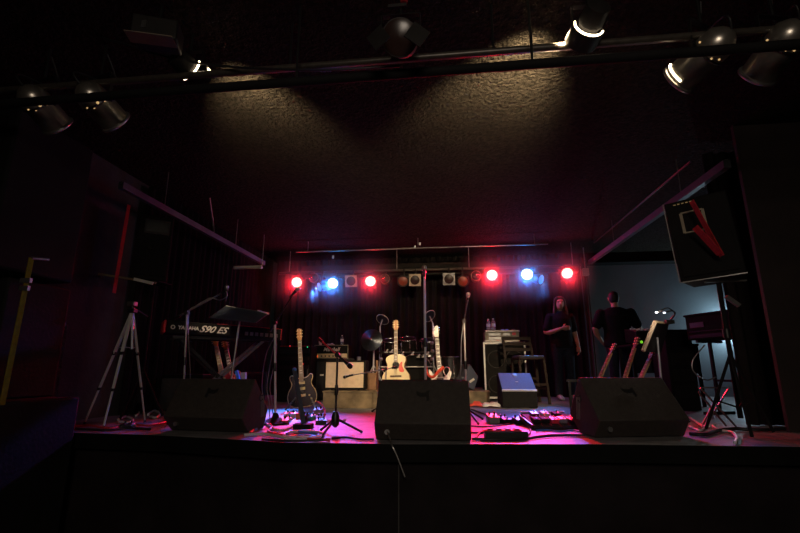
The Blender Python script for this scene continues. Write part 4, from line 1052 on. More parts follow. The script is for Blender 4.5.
for px, mm, lab in ((502.5, 'bluecap', 'small blue cap lying on the rack case, nearer the bottles'), (506.5, 'bluecap', 'small blue cap lying on the rack case, farther from the bottles'), (513.5, 'black', 'small dark object lying at the right end of the rack case')):
    tag(MB().lathe([(.03, 0), (.032, .02), (.022, .034), (.005, .036)], (P(px, 329, yc+.12).x, yc+.12, zr), (0, 0, 1), 14).build('bottle_cap' if mm == 'bluecap' else 'small_pouch', mm), lab, 'cap' if mm == 'bluecap' else 'pouch')
# bar chair
ych = 7.1
sl_, sr_ = P(513.5, 357, ych-.05), P(543, 357, ych-.05)
sw = (sr_.x-sl_.x); zs = P(528, 357, ych).z-SZ
cc = V((sl_.x+sr_.x)/2, ych, SZ)
t = thing('bar_chair', 'tall dark wooden bar chair with a ladder back and blue lit seat', 'chair', cc, R(10))
sw = .40
for sx_, sy_ in ((-1, -1), (1, -1), (-1, 1), (1, 1)):
    a = V(sx_*(sw/2-.02), sy_*.17, zs-.03); e = V(sx_*(sw/2+.015), sy_*.2, .003)
    MB().bar(e, a, .034, .034, (0, 1, 0)).build('leg', 'wood', t)
MB().span((-sw/2, -.2, zs-.04), (sw/2, .2, zs-.01)).build('seat_frame', 'wood', t, .006)
MB().span((-sw/2+.01, -.19, zs-.009), (sw/2-.01, .19, zs+.018)).build('seat', 'seatpad', t, .012)
for z, y_ in ((.28, -.185), (.36, .185)): MB().bar((-sw/2, y_, z), (sw/2, y_, z), .02, .035).build('stretcher', 'wood', t)
for s in (-1, 1): MB().bar((s*(sw/2), -.19, .22), (s*(sw/2), .19, .22), .02, .035).build('stretcher', 'wood', t)
# back on the left/rear side
hb = P(520, 336, ych).z-SZ
R2 = Matrix.Rotation(R(0), 3, 'Z')
for s in (-1, 1): MB().bar((-.04+s*.185-(.07 if s < 0 else -.0), .18, zs-.02), (-.06+s*.19-(.05 if s < 0 else -.0), .25, hb), .034, .03, (0, 1, 0)).build('back_post', 'wood', t)
for f in (.93, .66, .38): MB().bar((-.3+.03*(1-f), .19+.06*f, zs+(hb-zs)*f), (.14, .19+.06*f, zs+(hb-zs)*f), .022, .05, (0, 0, 1)).build('back_slat', 'wood', t)

# ================================================================== PEOPLE
def loft(bm, rings, seg=16):                                    # rings: (centre, rx, ry, axis)
    prev = None; first = None
    X0 = None
    for c, rx_, ry_, ax in rings:
        z = V(ax).normalized(); ref = V(1, 0, 0) if abs(z.x) < .8 else V(0, 0, 1)
        if X0 is None: x = (ref-z*ref.dot(z)).normalized()
        else: x = (X0-z*X0.dot(z)).normalized()
        X0 = x; y = z.cross(x)
        ring = [bm.verts.new(V(c)+x*cos(2*pi*k/seg)*rx_+y*sin(2*pi*k/seg)*ry_) for k in range(seg)]
        if prev:
            for k in range(seg): bm.faces.new((prev[k], prev[(k+1) % seg], ring[(k+1) % seg], ring[k]))
        else: first = ring
        prev = ring
    bm.faces.new(first[::-1]); bm.faces.new(prev)
def limb(bm, pts, rad):
    pts = [V(p) for p in pts]; path = bez(pts, 4); n = len(path); rr = []
    for i in range(n):
        f = i/(n-1)*(len(rad)-1); k = min(int(f), len(rad)-2); rr.append(rad[k]+(rad[k+1]-rad[k])*(f-k))
    rings = []
    for i, p in enumerate(path):
        ax = path[min(i+1, n-1)]-path[max(i-1, 0)]; rings.append((p, rr[i], rr[i], ax))
    s, e = (path[1]-path[0]).normalized(), (path[-1]-path[-2]).normalized()
    rings.insert(0, (path[0]-s*rr[0]*.6, rr[0]*.55, rr[0]*.55, s)); rings.append((path[-1]+e*rr[-1]*.6, rr[-1]*.55, rr[-1]*.55, e))
    loft(bm, rings, 14)
def unify(bm, name, m, parent, voxel=.011, smooth=4):
    bmesh.ops.recalc_face_normals(bm, faces=bm.faces)
    me = bpy.data.meshes.new(name); bm.to_mesh(me); bm.free()
    tmp = bpy.data.objects.new('tmp_body', me); COL.objects.link(tmp)
    r = tmp.modifiers.new('r', 'REMESH'); r.mode = 'VOXEL'; r.voxel_size = voxel; r.use_smooth_shade = True
    s = tmp.modifiers.new('s', 'SMOOTH'); s.iterations = smooth; s.factor = .5
    dg = bpy.context.evaluated_depsgraph_get()
    out = bpy.data.meshes.new_from_object(tmp.evaluated_get(dg)); bpy.data.objects.remove(tmp); out.name = name
    out.materials.clear(); out.polygons.foreach_set('use_smooth', [True]*len(out.polygons))
    return add(name, out, m, parent)
def hand(bm, wrist, d, palm_n, side, curl=.5, s=1.):
    d, nrm = V(d).normalized(), V(palm_n).normalized(); lat = d.cross(nrm).normalized()*side
    w = V(wrist)
    loft(bm, [(w, .026*s, .02*s, d), (w+d*.03*s, .036*s, .018*s, d), (w+d*.075*s, .042*s, .016*s, d), (w+d*.095*s, .038*s, .012*s, d)], 12)
    for k, (o, L) in enumerate(((-.03, .07), (-.01, .08), (.01, .075), (.029, .06))):
        b = w+d*.085*s+lat*o*s; p1 = b+(d*cos(curl*.5)+nrm*sin(curl*.5))*L*.5*s; p2 = p1+(d*cos(curl*1.6)+nrm*sin(curl*1.6))*L*.5*s
        limb(bm, [b, p1, p2], [.0098*s, .0088*s, .0075*s])
    b = w+d*.03*s-lat*.03*s; p1 = b+(d*.6-lat*.75+nrm*.2).normalized()*.04*s; p2 = p1+(d*.9-lat*.2+nrm*.35).normalized()*.032*s
    limb(bm, [b, p1, p2], [.013*s, .011*s, .009*s])
def person(label, loc, rotz, arms, hair, top, trousers, shoes, lean=0., head_turn=0., long_hair=False, build=1., legs=None):
    t = thing('person', label, 'person', loc, rotz)
    bm = bmesh.new(); B = build
    hip = legs or {-1: [(-.09, 0, .9), (-.1, -.02, .5), (-.105, .03, .09)], 1: [(.09, 0, .9), (.1, -.02, .5), (.115, .03, .09)]}
    tors = [((0, 0, .86), .15*B, .105*B, (0, 0, 1)), ((0, 0, .95), .165*B, .115*B, (0, 0, 1)), ((0, -.005, 1.08), .145*B, .105*B, (0, 0, 1)), ((0, -.005, 1.22), .16*B, .115*B, (0, 0, 1)), ((0, 0, 1.33), .175*B, .11*B, (0, 0, 1)), ((0, .005, 1.41), .15*B, .085, (0, 0, 1)), ((0, .005, 1.455), .075, .065, (0, 0, 1))]
    loft(bm, tors, 20)
    limb(bm, [(0, .01, 1.42), (0, 0, 1.52), (0, -.01, 1.55)], [.06, .053, .05])
    Hc = V(0, -.02, 1.615); ct, st = cos(head_turn), sin(head_turn)
    T = Matrix.Translation(Hc) @ Matrix.Rotation(head_turn, 4, 'Z')
    h = [((0, -.03, -.115), .03, .03, (0, -.15, 1)), ((0, -.022, -.09), .05, .06, (0, -.1, 1)), ((0, -.01, -.045), .066, .083, (0, 0, 1)), ((0, 0, 0), .074, .094, (0, 0, 1)), ((0, .006, .045), .074, .096, (0, 0, 1)), ((0, .01, .085), .055, .072, (0, 0, 1)), ((0, .01, .108), .02, .025, (0, 0, 1))]
    loft(bm, [(T @ V(c), a, b, T.to_3x3() @ V(ax)) for c, a, b, ax in h], 18)
    limb(bm, [T @ V(0, -.085, .005), T @ V(0, -.108, -.032)], [.010, .017])              # nose
    limb(bm, [T @ V(-.045, -.078, .022), T @ V(0, -.09, .024), T @ V(.045, -.078, .022)], [.012, .010, .012])  # brow
    for s in (-1, 1):
        limb(bm, [T @ V(s*.076, .008, .015), T @ V(s*.08, .012, -.025)], [.016, .011])  # ears
    for s in (-1, 1):
        limb(bm, arms[s][:3], [.055*B, .045*B, .044*B, .036, .027])
        limb(bm, hip[s], [.092*B, .07, .05, .055, .04])
    body = None
    for s in (-1, 1):
        w, d, n = arms[s][2], arms[s][3], arms[s][4]
        hand(bm, V(w)+V(d).normalized()*.01, d, n, s, .5)
    body = unify(bm, 'body', 'skin', t, .0085, 2)
    for s in (-1, 1):
        MB().ball(T @ V(s*.031, -.086, .004), (.012, .007, .008), 10).build('eye', 'eye', body)
    MB().ball(T @ V(0, -.086, -.066), (.024, .008, .008), 10).build('mouth', 'lip', body)
    # shirt
    bm = bmesh.new()
    loft(bm, [((0, 0, .84), .19*B, .14*B, (0, 0, 1)), ((0, 0, .95), .188*B, .136*B, (0, 0, 1)), ((0, -.005, 1.08), .175*B, .13*B, (0, 0, 1)), ((0, -.005, 1.22), .185*B, .135*B, (0, 0, 1)), ((0, 0, 1.33), .197*B, .127*B, (0, 0, 1)), ((0, .006, 1.42), .17*B, .1, (0, 0, 1)), ((0, .006, 1.47), .085, .075, (0, 0, 1))], 22)
    for s in (-1, 1):
        a, e = V(arms[s][0]), V(arms[s][1]); limb(bm, [a, a.lerp(e, .5), a.lerp(e, .86)], [.075*B, .072*B, .068*B])
    unify(bm, 'shirt', top, t, .014, 4)
    bm = bmesh.new()
    loft(bm, [((0, 0, .8), .17*B, .125*B, (0, 0, 1)), ((0, 0, .88), .178*B, .128*B, (0, 0, 1)), ((0, 0, .97), .172*B, .122*B, (0, 0, 1))], 20)
    for s in (-1, 1): limb(bm, [V(hip[s][0]), V(hip[s][1]), V(hip[s][2])+V(0, 0, .0)], [.108*B, .09, .07, .068, .066])
    unify(bm, 'trousers', trousers, t, .014, 4)
    for s in (-1, 1):
        f = V(hip[s][2]); bm = bmesh.new()
        loft(bm, [((f.x, f.y+.055, .045), .03, .035, (0, -1, 0)), ((f.x, f.y+.03, .05), .042, .045, (0, -1, 0)), ((f.x+s*.005, f.y-.05, .048), .046, .042, (0, -1, 0)), ((f.x+s*.012, f.y-.13, .035), .05, .03, (0, -1, 0)), ((f.x+s*.014, f.y-.19, .025), .036, .02, (0, -1, 0)), ((f.x+s*.014, f.y-.21, .02), .018, .012, (0, -1, 0))], 14)
        limb(bm, [(f.x, f.y+.02, .12), (f.x, f.y+.01, .06)], [.045, .045])
        unify(bm, 'shoe', shoes, t, .01, 2)
    bm = bmesh.new()
    if long_hair:
        loft(bm, [(T @ V(0, .03, -.20), .09, .05, (0, 0, 1)), (T @ V(0, .035, -.1), .093, .065, (0, 0, 1)), (T @ V(0, .03, .0), .088, .085, (0, 0, 1)), (T @ V(0, .012, .06), .085, .1, (0, 0, 1)), (T @ V(0, .01, .1), .06, .078, (0, 0, 1)), (T @ V(0, .01, .122), .02, .03, (0, 0, 1))], 20)
        for s in (-1, 1): limb(bm, [T @ V(s*.035, -.075, .085), T @ V(s*.07, -.045, .04), T @ V(s*.083, -.02, -.05), T @ V(s*.098, -.03, -.16), T @ V(s*.105, -.03, -.24)], [.02, .024, .026, .03, .018])
    else:
        loft(bm, [(T @ V(0, .05, -.07), .06, .035, (0, 0, 1)), (T @ V(0, .045, -.03), .073, .056, (0, 0, 1)), (T @ V(0, .03, .02), .08, .075, (0, 0, 1)), (T @ V(0, .012, .06), .08, .098, (0, 0, 1)), (T @ V(0, .01, .095), .06, .075, (0, 0, 1)), (T @ V(0, .01, .118), .02, .03, (0, 0, 1))], 20)
    unify(bm, 'hair', hair, t, .01, 2)
    return t
# long-haired person, one forearm across the chest, other arm hanging (faces the house, -y)
pp = V(1.86, 7.93, SZ+.002)
person('standing person with long hair in dark clothes holding one forearm across the chest', pp, R(6),
       {-1: [(-.17, 0, 1.385), (-.26, .0, 1.11), (-.06, -.19, 1.16), (1, -.1, .1), (0, 1, -.1)],
        1: [(.17, 0, 1.385), (.235, .03, 1.12), (.25, -.05, .88), (.0, -.1, -1), (-1, 0, 0)]},
       'hairb', 'shirt', 'jeans', 'shoe', 0, R(-8), True, 1.0)
# man with his back to the house
pm_ = P(614, 300, 7.5); 
person('heavyset man in a dark t-shirt seen from behind at the blue wall', (pm_.x, 7.5, SZ+.002), R(180-12),
       {1: [(.21, 0, 1.39), (.325, .03, 1.13), (.23, -.1, .93), (-.6, -.6, -.5), (-1, 0, 0)],
        -1: [(-.21, 0, 1.39), (-.32, -.07, 1.14), (-.41, -.26, .99), (-.3, -.9, -.2), (0, 0, -1)]},
       'hairk', 'shirt', 'jeans', 'dshoe', 0, R(-4), False, 1.13)

# ================================================================== RIGHT SIDE GEAR
# mixer / rack in front of the man
y0 = 6.75
a = P(639, 331, y0); b = P(664, 352, y0)
t = thing('mixing_console', 'dark mixing desk with small coloured lights in front of the man', 'mixer', (0, 0, a.z))
MB().prism([(0, 0), (.42, .06), (.42, -.14), (0, -.18)], b.x-a.x+.25, (a.x-.05, y0, 0), (0, 1, 0), (0, 0, 1), (1, 0, 0)).build('body', 'black', t, .008)
kn = MB()
for i in range(8):
    for j in range(3): kn.cyl((a.x+i*.06, y0+.08+j*.11, .012+.0145*j), (a.x+i*.06, y0+.08+j*.11, .035+.0145*j), .01, seg=8)
kn.build('faders', 'steel', t)
for px, py, mm in ((641.5, 342, 'led_lime'), (641, 347, 'led_red'), (644, 345, 'led_blue'), (639, 348, 'led_blue')): MB().ball(P(px, py, y0-.004)-V(0, 0, a.z), .02 if mm == 'led_lime' else .011, 8).build('indicator_light', mm, t)
t = thing('gear_table', 'dark table with legs under the mixing desk', 'table', (a.x+.2, y0+.2, SZ)); ht = a.z-.185-SZ
MB().span((-.35, -.25, ht-.03), (.55, .3, ht)).build('table_top', 'tolex', t, .005)
for sx_ in (-.32, .52):
    for sy_ in (-.22, .27): MB().span((sx_-.018, sy_-.018, .002), (sx_+.018, sy_+.018, ht-.03)).build('leg', 'black', t)
MB().span((-.33, -.235, ht-.4), (.53, -.225, ht-.031)).build('table_skirt', 'jeans', t)
# music stand with lit edge
yy = 4.72
t = thing('music_stand', 'music stand with a warm lit slanting edge in front of the mixing desk', 'music stand', (P(659, 372, yy).x, yy, SZ)); O = V(P(659, 372, yy).x, yy, SZ)
c4 = [P(643, 351, yy-.12), P(655, 321.5, yy-.02), P(669, 324, yy+.25), P(661, 354, yy+.15)]
dk = MB(); nrm = (c4[1]-c4[0]).cross(c4[2]-c4[0]).normalized(); A = [dk.bm.verts.new(p-O) for p in c4]; B = [dk.bm.verts.new(p-O+nrm*.008) for p in c4]
dk.bm.faces.new(A); dk.bm.faces.new(B[::-1])
for k in range(4): dk.bm.faces.new((A[k], B[k], B[(k+1) % 4], A[(k+1) % 4]))
dk.build('desk', 'black', t)
MB().bar(c4[0]-O, c4[1]-O, .022, .03).build('desk_edge', 'cream', t); MB().bar(c4[1]-O, c4[1].lerp(c4[2], .6)-O, .02, .02).build('desk_edge', 'cream', t)
MB().cyl((0, 0, .1), sum(c4, V(0, 0, 0))/4-O, .012).build('pole', 'alu', t)
for k in range(3): MB().tube([(0, 0, .16), (cos(k*2.1)*.22, sin(k*2.1)*.22, .012)], .009).build('leg', 'black', t)
# console / stand lamp with two heads
yl = 4.55
bl = P(669.5, 322, 4.93)
t = thing('gooseneck_lamp', 'small gooseneck lamp with two white lit heads above the dark console', 'lamp', bl)
MB().box((0, 0, 0), (.08, .06, .04)).build('clip_base', 'black', t, .005)
for e, c_ in ((P(656.5, 312, yl), P(668, 308, yl)), (P(664.5, 312.5, yl), P(673, 311, yl))):
    pth = bez([V(0, 0, .01), P(675, 314, yl+.15)-bl, c_-bl, e+V(.03, 0, .01)-bl, e-bl], 6)
    MB().tube(pth, .006).build('gooseneck', 'black', t)
    MB().bar(e-bl+V(.05, 0, .012), e-bl, .03, .016).build('lamp_head', 'black', t); MB().ball(e-bl+V(-.005, -.01, -.004), (.014, .010, .009), 10).build('bulb', 'led_white', t)
l = bpy.data.lights.new('stand_lamp', 'POINT'); l.energy = 1.6; l.color = (1, .82, .66); l.shadow_soft_size = .012
o = bpy.data.objects.new('stand_lamp', l); COL.objects.link(o); o.location = P(659, 313.5, yl-.03)
# upright dark keyboard / console
yk = 5.7
a, b = P(685, 320.5, yk), P(731, 313, yk-.55)
dv = b-a; dv.z = 0; ang = math.atan2(dv.y, dv.x); Lk2 = dv.length
zt2 = 2.13
t = thing('stage_piano', 'large dark keyboard console on a stand at the right', 'keyboard', (a.x, a.y, zt2-.30), ang)
MB().span((0, 0, 0), (Lk2+.15, .4, .28)).build('body', 'tolex', t, .012)
MB().span((-.012, -.01, .275), (Lk2+.16, .41, .3)).build('lid', 'tolex', t, .006)
MB().span((.06, -.006, .14), (.24, .002, .2)).build('label_plate', 'railgrey', t)
MB().span((.04, -.01, .02), (Lk2+.1, -.001, .06)).build('ledge', 'black', t)
MB().span((.04, -.008, .09), (Lk2+.1, -.001, .1)).build('seam', 'black', t)
t = thing('keyboard_stand', 'black stand under the large dark keyboard console at right', 'keyboard stand', (a.x, a.y, SZ), ang)
hh = zt2-.302-SZ
for x in (.1, Lk2):
    MB().bar((x, .02, hh-.015), (x, .38, hh-.015), .03).build('top_rail', 'black', t); MB().bar((x, .2, .02), (x, .2, hh-.02), .03).build('post', 'black', t); MB().bar((x, -.02, .016), (x, .4, .016), .03).build('foot_bar', 'black', t)
MB().bar((.1, .2, hh*.45), (Lk2, .2, hh*.45), .025).build('cross_bar', 'black', t)
# black flight box between mixer and console
a = P(664, 330, 6.1); b = P(690, 326, 6.1)
t = thing('equipment_rack', 'black tall equipment rack behind the lit-edged music stand', 'rack', ((a.x+b.x)/2, 6.1, SZ)); wr = (b.x-a.x)
MB().span((-wr/2, 0, .004), (wr/2, .45, a.z-SZ-.02)).build('case', 'matte', t, .01); MB().span((-wr/2-.006, -.01, a.z-SZ-.019), (wr/2+.006, .46, a.z-SZ+.005)).build('lid', 'black', t, .004)
for k in range(3): MB().span((-wr/2+.03, -.008, .15+k*.2), (wr/2-.03, .002, .3+k*.2)).build('rack_unit', 'black', t)
# three guitars in a rack
for (tx, ty, bx, by_, yy, body, lab) in ((617, 344, 596, 392, 5.65, 'wht', 'electric guitar neck leaning left, nearest the long-haired person, behind the right monitor'), (640, 337.5, 620, 400, 5.4, 'burst', 'middle guitar of the three leaning behind the right monitor, tallest headstock'), (656, 351, 634, 398, 5.12, 'redp', 'rightmost of the three guitars leaning behind the right monitor, below the lit stand edge')):
    d0 = P(tx, ty, yy+.12); g = P(bx, by_, yy); L_ = (d0-g).length; dd = (d0-g).normalized()
    L2 = .98; g = d0-dd*L2
    if g.z < SZ+.05: 
        g = d0-dd*((d0.z-SZ-.06)/dd.z); L2 = (d0-g).length
    guitar(lab, g, orient(dd, -1.25), 'double', L2, body, 'palerose', 'rose', 'guitars in the right rack')
gx = P(625, 392, 5.25)
t = thing('guitar_rack', 'dark low rack holding the three guitars behind the right monitor', 'guitar rack', (gx.x, 5.3, SZ))
MB().bar((-.5, .0, .035), (.45, -.2, .035), .05, .04).build('base_bar', 'black', t); MB().bar((-.45, .6, .36), (.5, .6, .36), .03).build('back_bar', 'black', t)
for x in (-.42, .45): MB().bar((x, .6, .36), (x, .6, 0), .028).build('leg', 'black', t)
for x in (-.42, .42): MB().bar((x, .62, .015), (x, -.2, .015), .028).build('foot', 'black', t)

# ================================================================== FLOOR CLUTTER
def pedal(px, py, w, d, h, m, label, rot=0., y=None):
    q = G(px, py); t = thing('effects_pedal', label, 'pedal', (q.x, q.y, SZ+.001), rot, 'effects pedals on the stage floor')
    MB().prism([(-d/2, 0), (d/2, 0), (d/2, h), (-d/2, h*.7)], w, (-w/2, 0, 0), (0, 1, 0), (0, 0, 1), (1, 0, 0)).build('case', m, t, .005)
    for s in (-1, 1): MB().cyl((s*w*.25, d*.25, h*.85), (s*w*.25, d*.25, h+.018), .009, seg=10).build('knob', 'black', t)
    MB().cyl((0, -d*.28, h*.72), (0, -d*.28, h*.76+.014), .012, seg=12).build('footswitch', 'chrome', t)
    MB().cyl((w/2, 0, h*.5), (w/2+.02, 0, h*.5), .009, seg=8).build('jack', 'steel', t)
    return t
pedal(290, 417.5, .12, .10, .055, 'beige', 'white rectangular pedal left of the dark guitar stand foot', .2)
pedal(281, 424, .13, .11, .05, 'redp', 'red pedal in front of the white one by the tall boom stand', .3)
pedal(287, 421.5, .07, .07, .04, 'beige', 'tiny tan pedal between the red and the white pedals')
pedal(299.5, 418.5, .06, .08, .075, 'orangep', 'orange pedal standing under the dark electric guitar')
pedal(310.5, 420, .08, .09, .05, 'green', 'green pedal right of the orange one', -.2)
pedal(318, 414.5, .10, .09, .07, 'tan', 'tan box pedal under the red guitar lead', .1)
pedal(321, 424, .1, .09, .045, 'black', 'black pedal at the right edge of the left pedal group', .3)
pedal(305, 421.5, .05, .07, .07, 'black', 'narrow black pedal between the orange and green pedals')
pedal(319.5, 421, .05, .06, .05, 'white', 'small white plug box behind the black pedal at right')
# square-based dark pole
q = G(303, 430); t = thing('short_pole_stand', 'dark slanting pole on a square box base in front of the dark guitar', 'stand', (q.x, q.y, SZ+.001))
MB().span((-.075, -.05, 0), (.075, .06, .05)).build('base', 'tolex', t, .005)
tp = P(294.5, 370, q.y+.25)-V(q.x, q.y, SZ)
MB().bar((-.005, .02, .05), tp, .035, .02).build('pole', 'seatpad', t); MB().ball(tp, (.022, .016, .022), 10).build('tip', 'bluecap', t)
# right cluster
pedal(493, 423, .10, .12, .08, 'silverp', 'round-ended silver pedal at the left of the pedals beside the centre monitor', .2)
pedal(505, 423.5, .09, .12, .06, 'black', 'black tilted pedal, middle of the three beside the centre monitor', .5)
pedal(519.5, 424, .10, .12, .06, 'black', 'black tilted pedal, rightmost of the three beside the centre monitor', .3)
q = G(508, 439); t = thing('power_strip', 'black power strip lying at the stage edge right of the centre monitor', 'power strip', (q.x, q.y, SZ+.001), .08)
MB().span((-.17, -.04, 0), (.14, .045, .055)).build('body', 'black', t, .006); MB().span((-.18, -.03, .056), (.1, .04, .064)).build('red_top', 'redp', t)
for k in range(4): MB().span((-.15+k*.065, -.02, .065), (-.11+k*.065, .02, .072)).build('socket', 'black', t)
# pedalboard
qa, qb = G(534, 430), G(576, 430)
t = thing('pedalboard', 'long black pedalboard with a bright upper edge beside the right monitor', 'pedalboard', (qa.x, qa.y, SZ+.001), math.atan2(qb.y-qa.y, qb.x-qa.x))
Lp = (qb-qa).length+.05
MB().prism([(0, 0), (.4, 0), (.4, .1), (0, .03)], Lp, (0, 0, 0), (0, 1, 0), (0, 0, 1), (1, 0, 0)).build('deck', 'rug', t, .004)
MB().bar((0, .4, .105), (Lp, .4, .105), .02, .012).build('rear_edge', 'alu', t)
MB().bar((-.008, 0, .02), (-.008, .4, .06), .016, .04).build('side_edge', 'black', t); MB().bar((0, -.005, .016), (Lp, -.005, .016), .02, .01).build('front_edge', 'black', t)
for i, (u, v, m) in enumerate(((.06, .05, 'tolex'), (.15, .06, 'tolex'), (.24, .05, 'redp'), (.33, .06, 'silverp'), (.42, .05, 'black'), (.1, .22, 'black'), (.22, .23, 'beige'), (.34, .22, 'tolex'))):
    z0 = .03+.175*v
    o = bpy.data.objects.new('effects_pedal', None); COL.objects.link(o); o.parent = None
    mw = Matrix.Translation((qa.x, qa.y, SZ+.001)) @ Matrix.Rotation(math.atan2(qb.y-qa.y, qb.x-qa.x), 4, 'Z') @ Matrix.Translation((u*Lp/.48, v+.05, z0+.013)) @ Matrix.Rotation(.17, 4, 'X')
    o.matrix_world = mw
    nm = {'silverp': 'silver', 'tolex': 'dark', 'redp': 'red', 'black': 'black', 'beige': 'beige'}[m]
    tag(o, '%s pedal on the long pedalboard, %s in the %s row' % (nm, ['first from the left', 'second from the left', 'third from the left', 'fourth from the left', 'last at the right', 'first from the left', 'second from the left', 'third from the left'][i], 'front' if i < 5 else 'rear'), 'pedal', 'pedals on the long pedalboard')
    MB().span((-.032, -.05, 0), (.032, .05, .035)).build('case', m, o, .004); MB().cyl((0, -.03, .035), (0, -.03, .046), .009, seg=10).build('footswitch', 'chrome', o); MB().cyl((.012, .03, .035), (.012, .03, .048), .007, seg=8).build('knob', 'steel', o)
# rags
def rag(px, py, m, label, s=1., cat='cloth'):
    q = G(px, py); mb = MB(); n = 7
    g = [[mb.bm.verts.new(((i-3)*.035*s+random.uniform(-.01, .01), (j-3)*.025*s+random.uniform(-.008, .008), .006+max(0, (1-((i-3)**2+(j-3)**2)/14))*random.uniform(.015, .07)*s)) for j in range(n)] for i in range(n)]
    for i in range(n-1):
        for j in range(n-1): mb.bm.faces.new((g[i][j], g[i+1][j], g[i+1][j+1], g[i][j+1]))
    o = mb.build('crumpled_cloth', m); o.location = (q.x, q.y, SZ+.004)
    sm = o.modifiers.new('thick', 'SOLIDIFY'); sm.thickness = .006; sm.offset = 1
    return tag(o, label, cat)
rag(477, 407, 'redcloth', 'crumpled red cloth on the floor in front of the riser corner', 1.0)
rag(491, 407.5, 'paper', 'crumpled white cloth on the floor beside the red one', 1.1)
# cables on the floor
def fcable(pxs, r, m, label, cat='cable', z=None):
    pts = []
    for p_ in pxs:
        q = G(p_[0], p_[1]); q.z = SZ+r+.003+(p_[2] if len(p_) > 2 else 0); pts.append(q)
    return tag(MB().tube(bez(pts, 8), r, 7).build('floor_cable', m), label, cat, 'cables lying on the stage floor')
fcable([(244, 437), (262, 436), (276, 438), (292, 441), (312, 440), (324, 436), (310, 433), (290, 434), (284, 438), (300, 439.5), (318, 438)], .011, 'cablew', 'pale cable coiled in loops at the stage edge in front of the left pedals')
fcable([(250, 434), (258, 428), (266, 424), (272, 428), (268, 433), (278, 436), (300, 440), (330, 442)], .009, 'cabler', 'red cable curving from the left monitor past the pedals')
fcable([(262, 421), (270, 428), (280, 432), (292, 428), (300, 425), (306, 430)], .010, 'cablew', 'pale cable snaking around the red pedal')
fcable([(256, 431), (263, 423), (272, 419), (284, 420)], .009, 'cableb', 'blue cable beside the left monitor')
fcable([(286, 436), (292, 432), (302, 434), (318, 436), (312, 439), (296, 438)], .010, 'cableb', 'blue cable looped in front of the square-based pole')
fcable([(300, 412), (308, 417), (322, 420), (334, 422), (346, 421)], .007, 'cablew', 'thin pale cable running right from the green pedal')
fcable([(332, 440), (345, 439), (360, 441), (374, 441)], .008, 'cable', 'black cable running along the edge to the centre monitor')
fcable([(262, 441), (290, 442.5), (330, 441.5)], .008, 'cable', 'black cable along the stage edge before the pale coil')
lead = bez([P(318, 402, 5.5), P(322, 405, 5.4), P(325, 411, 5.2), V(G(324, 416).x, G(324, 416).y, SZ+.012)], 6)
tag(MB().tube(lead, .010, 7).build('guitar_lead', 'redcloth'), 'red and white lead hanging from the dark electric guitar', 'cable')
fcable([(471, 427), (490, 427.5), (520, 423), (540, 421), (560, 417)], .006, 'cable', 'thin black cable running behind the right pedal group')
fcable([(471, 434), (482, 434), (492, 432)], .007, 'cable', 'short black cable from the centre monitor to the power strip')
fcable([(471, 410), (482, 414), (494, 419)], .008, 'cable', 'dark cable running from the red cloth down to the silver pedal')
fcable([(472, 441), (500, 441.5), (525, 440.5), (550, 437.5), (585, 437)], .010, 'cable', 'thick dark cable along the stage edge to the right monitor')
fcable([(476, 440), (480, 434), (488, 433), (496, 436)], .008, 'cabler', 'red cable loop at the left end of the power strip')
fcable([(516, 426), (528, 428), (530, 434), (524, 439)], .006, 'cable', 'thin black cable looping round the right end of the power strip')
fcable([(536, 432), (548, 431.5), (560, 433), (572, 431.5), (580, 433)], .008, 'cableb', 'bluish cable lying along the front of the pedalboard')
# right corner
fcable([(690, 419), (697, 424), (704, 428), (712, 428), (720, 432), (732, 434), (737, 440), (735, 445)], .011, 'cablew', 'pale cable curling over the stage edge at far right')
fcable([(690, 436), (705, 437), (718, 433), (735, 431), (760, 432), (790, 431)], .014, 'cable', 'thick black cable across the blue patch at far right')
fcable([(690, 428), (700, 432), (706, 428), (716, 426)], .009, 'cablew', 'short pale cable behind the right monitor')
# left corner cables
fcable([(72, 428), (90, 427), (110, 430), (130, 426), (148, 427), (166, 424)], .010, 'cabler', 'red cable winding between the tripod feet')
fcable([(60, 430), (85, 431), (105, 432), (125, 430), (150, 431)], .010, 'cable', 'black cable along the stage edge before the tripod')
fcable([(118, 421), (126, 418), (133, 421), (128, 424), (119, 423)], .010, 'cablew', 'pale cable loop between the tripod legs')
fcable([(148, 416), (154, 412), (160, 415), (156, 419), (150, 418)], .012, 'cablew', 'pale cable loop left of the left monitor')
fcable([(134, 414), (137, 411), (139, 414), (136, 417)], .010, 'cablew', 'small pale plug loop right of the tripod column')
pedal(127, 428, .1, .08, .04, 'black', 'dark box between the tripod legs at left', .3)
# jack lead from centre wedge
jl = bez([P(387.3, 431, 3.32), P(389, 436, 3.27), V(P(391, 441, 3.25).x, 3.24, SZ+.012), V(P(392.5, 446, 3.2).x, 3.19, SZ-.01), V(P(397, 455, 3.19).x, 3.185, .93), V(P(405, 470, 3.19).x, 3.185, .8)], 8)
tag(MB().tube(jl, .006).build('hanging_cable', 'dullalu'), 'thin cable from the centre monitor socket hanging over the stage edge', 'cable')
cb = bez([P(705, 345, 5.2), P(693, 360, 5.2), P(694, 372, 5.2), P(706, 380, 5.2), P(716, 377, 5.2)], 8)
tag(MB().tube(cb, .007).build('hanging_cable', 'dullalu'), 'grey cable drooping under the dark keyboard console at right', 'cable')
# crossed-leg low stand at far right
q = V(P(722, 415, 4.3).x, 4.35, SZ)
t = thing('folding_stand', 'dim wire folding stand at the foot of the right speaker stand', 'stand', q)
for s in (-1, 1): MB().bar((-.13*s, 0, .01), (.13*s, .0+.02*s, .34), .012).build('leg', 'dullalu', t); MB().bar((-.1*s, .1, .01), (.1*s, .1+.02*s, .3), .012).build('leg', 'dullalu', t)
MB().bar((-.13, .01, .34), (.13, .01, .34), .012).build('cross_bar', 'dullalu', t)

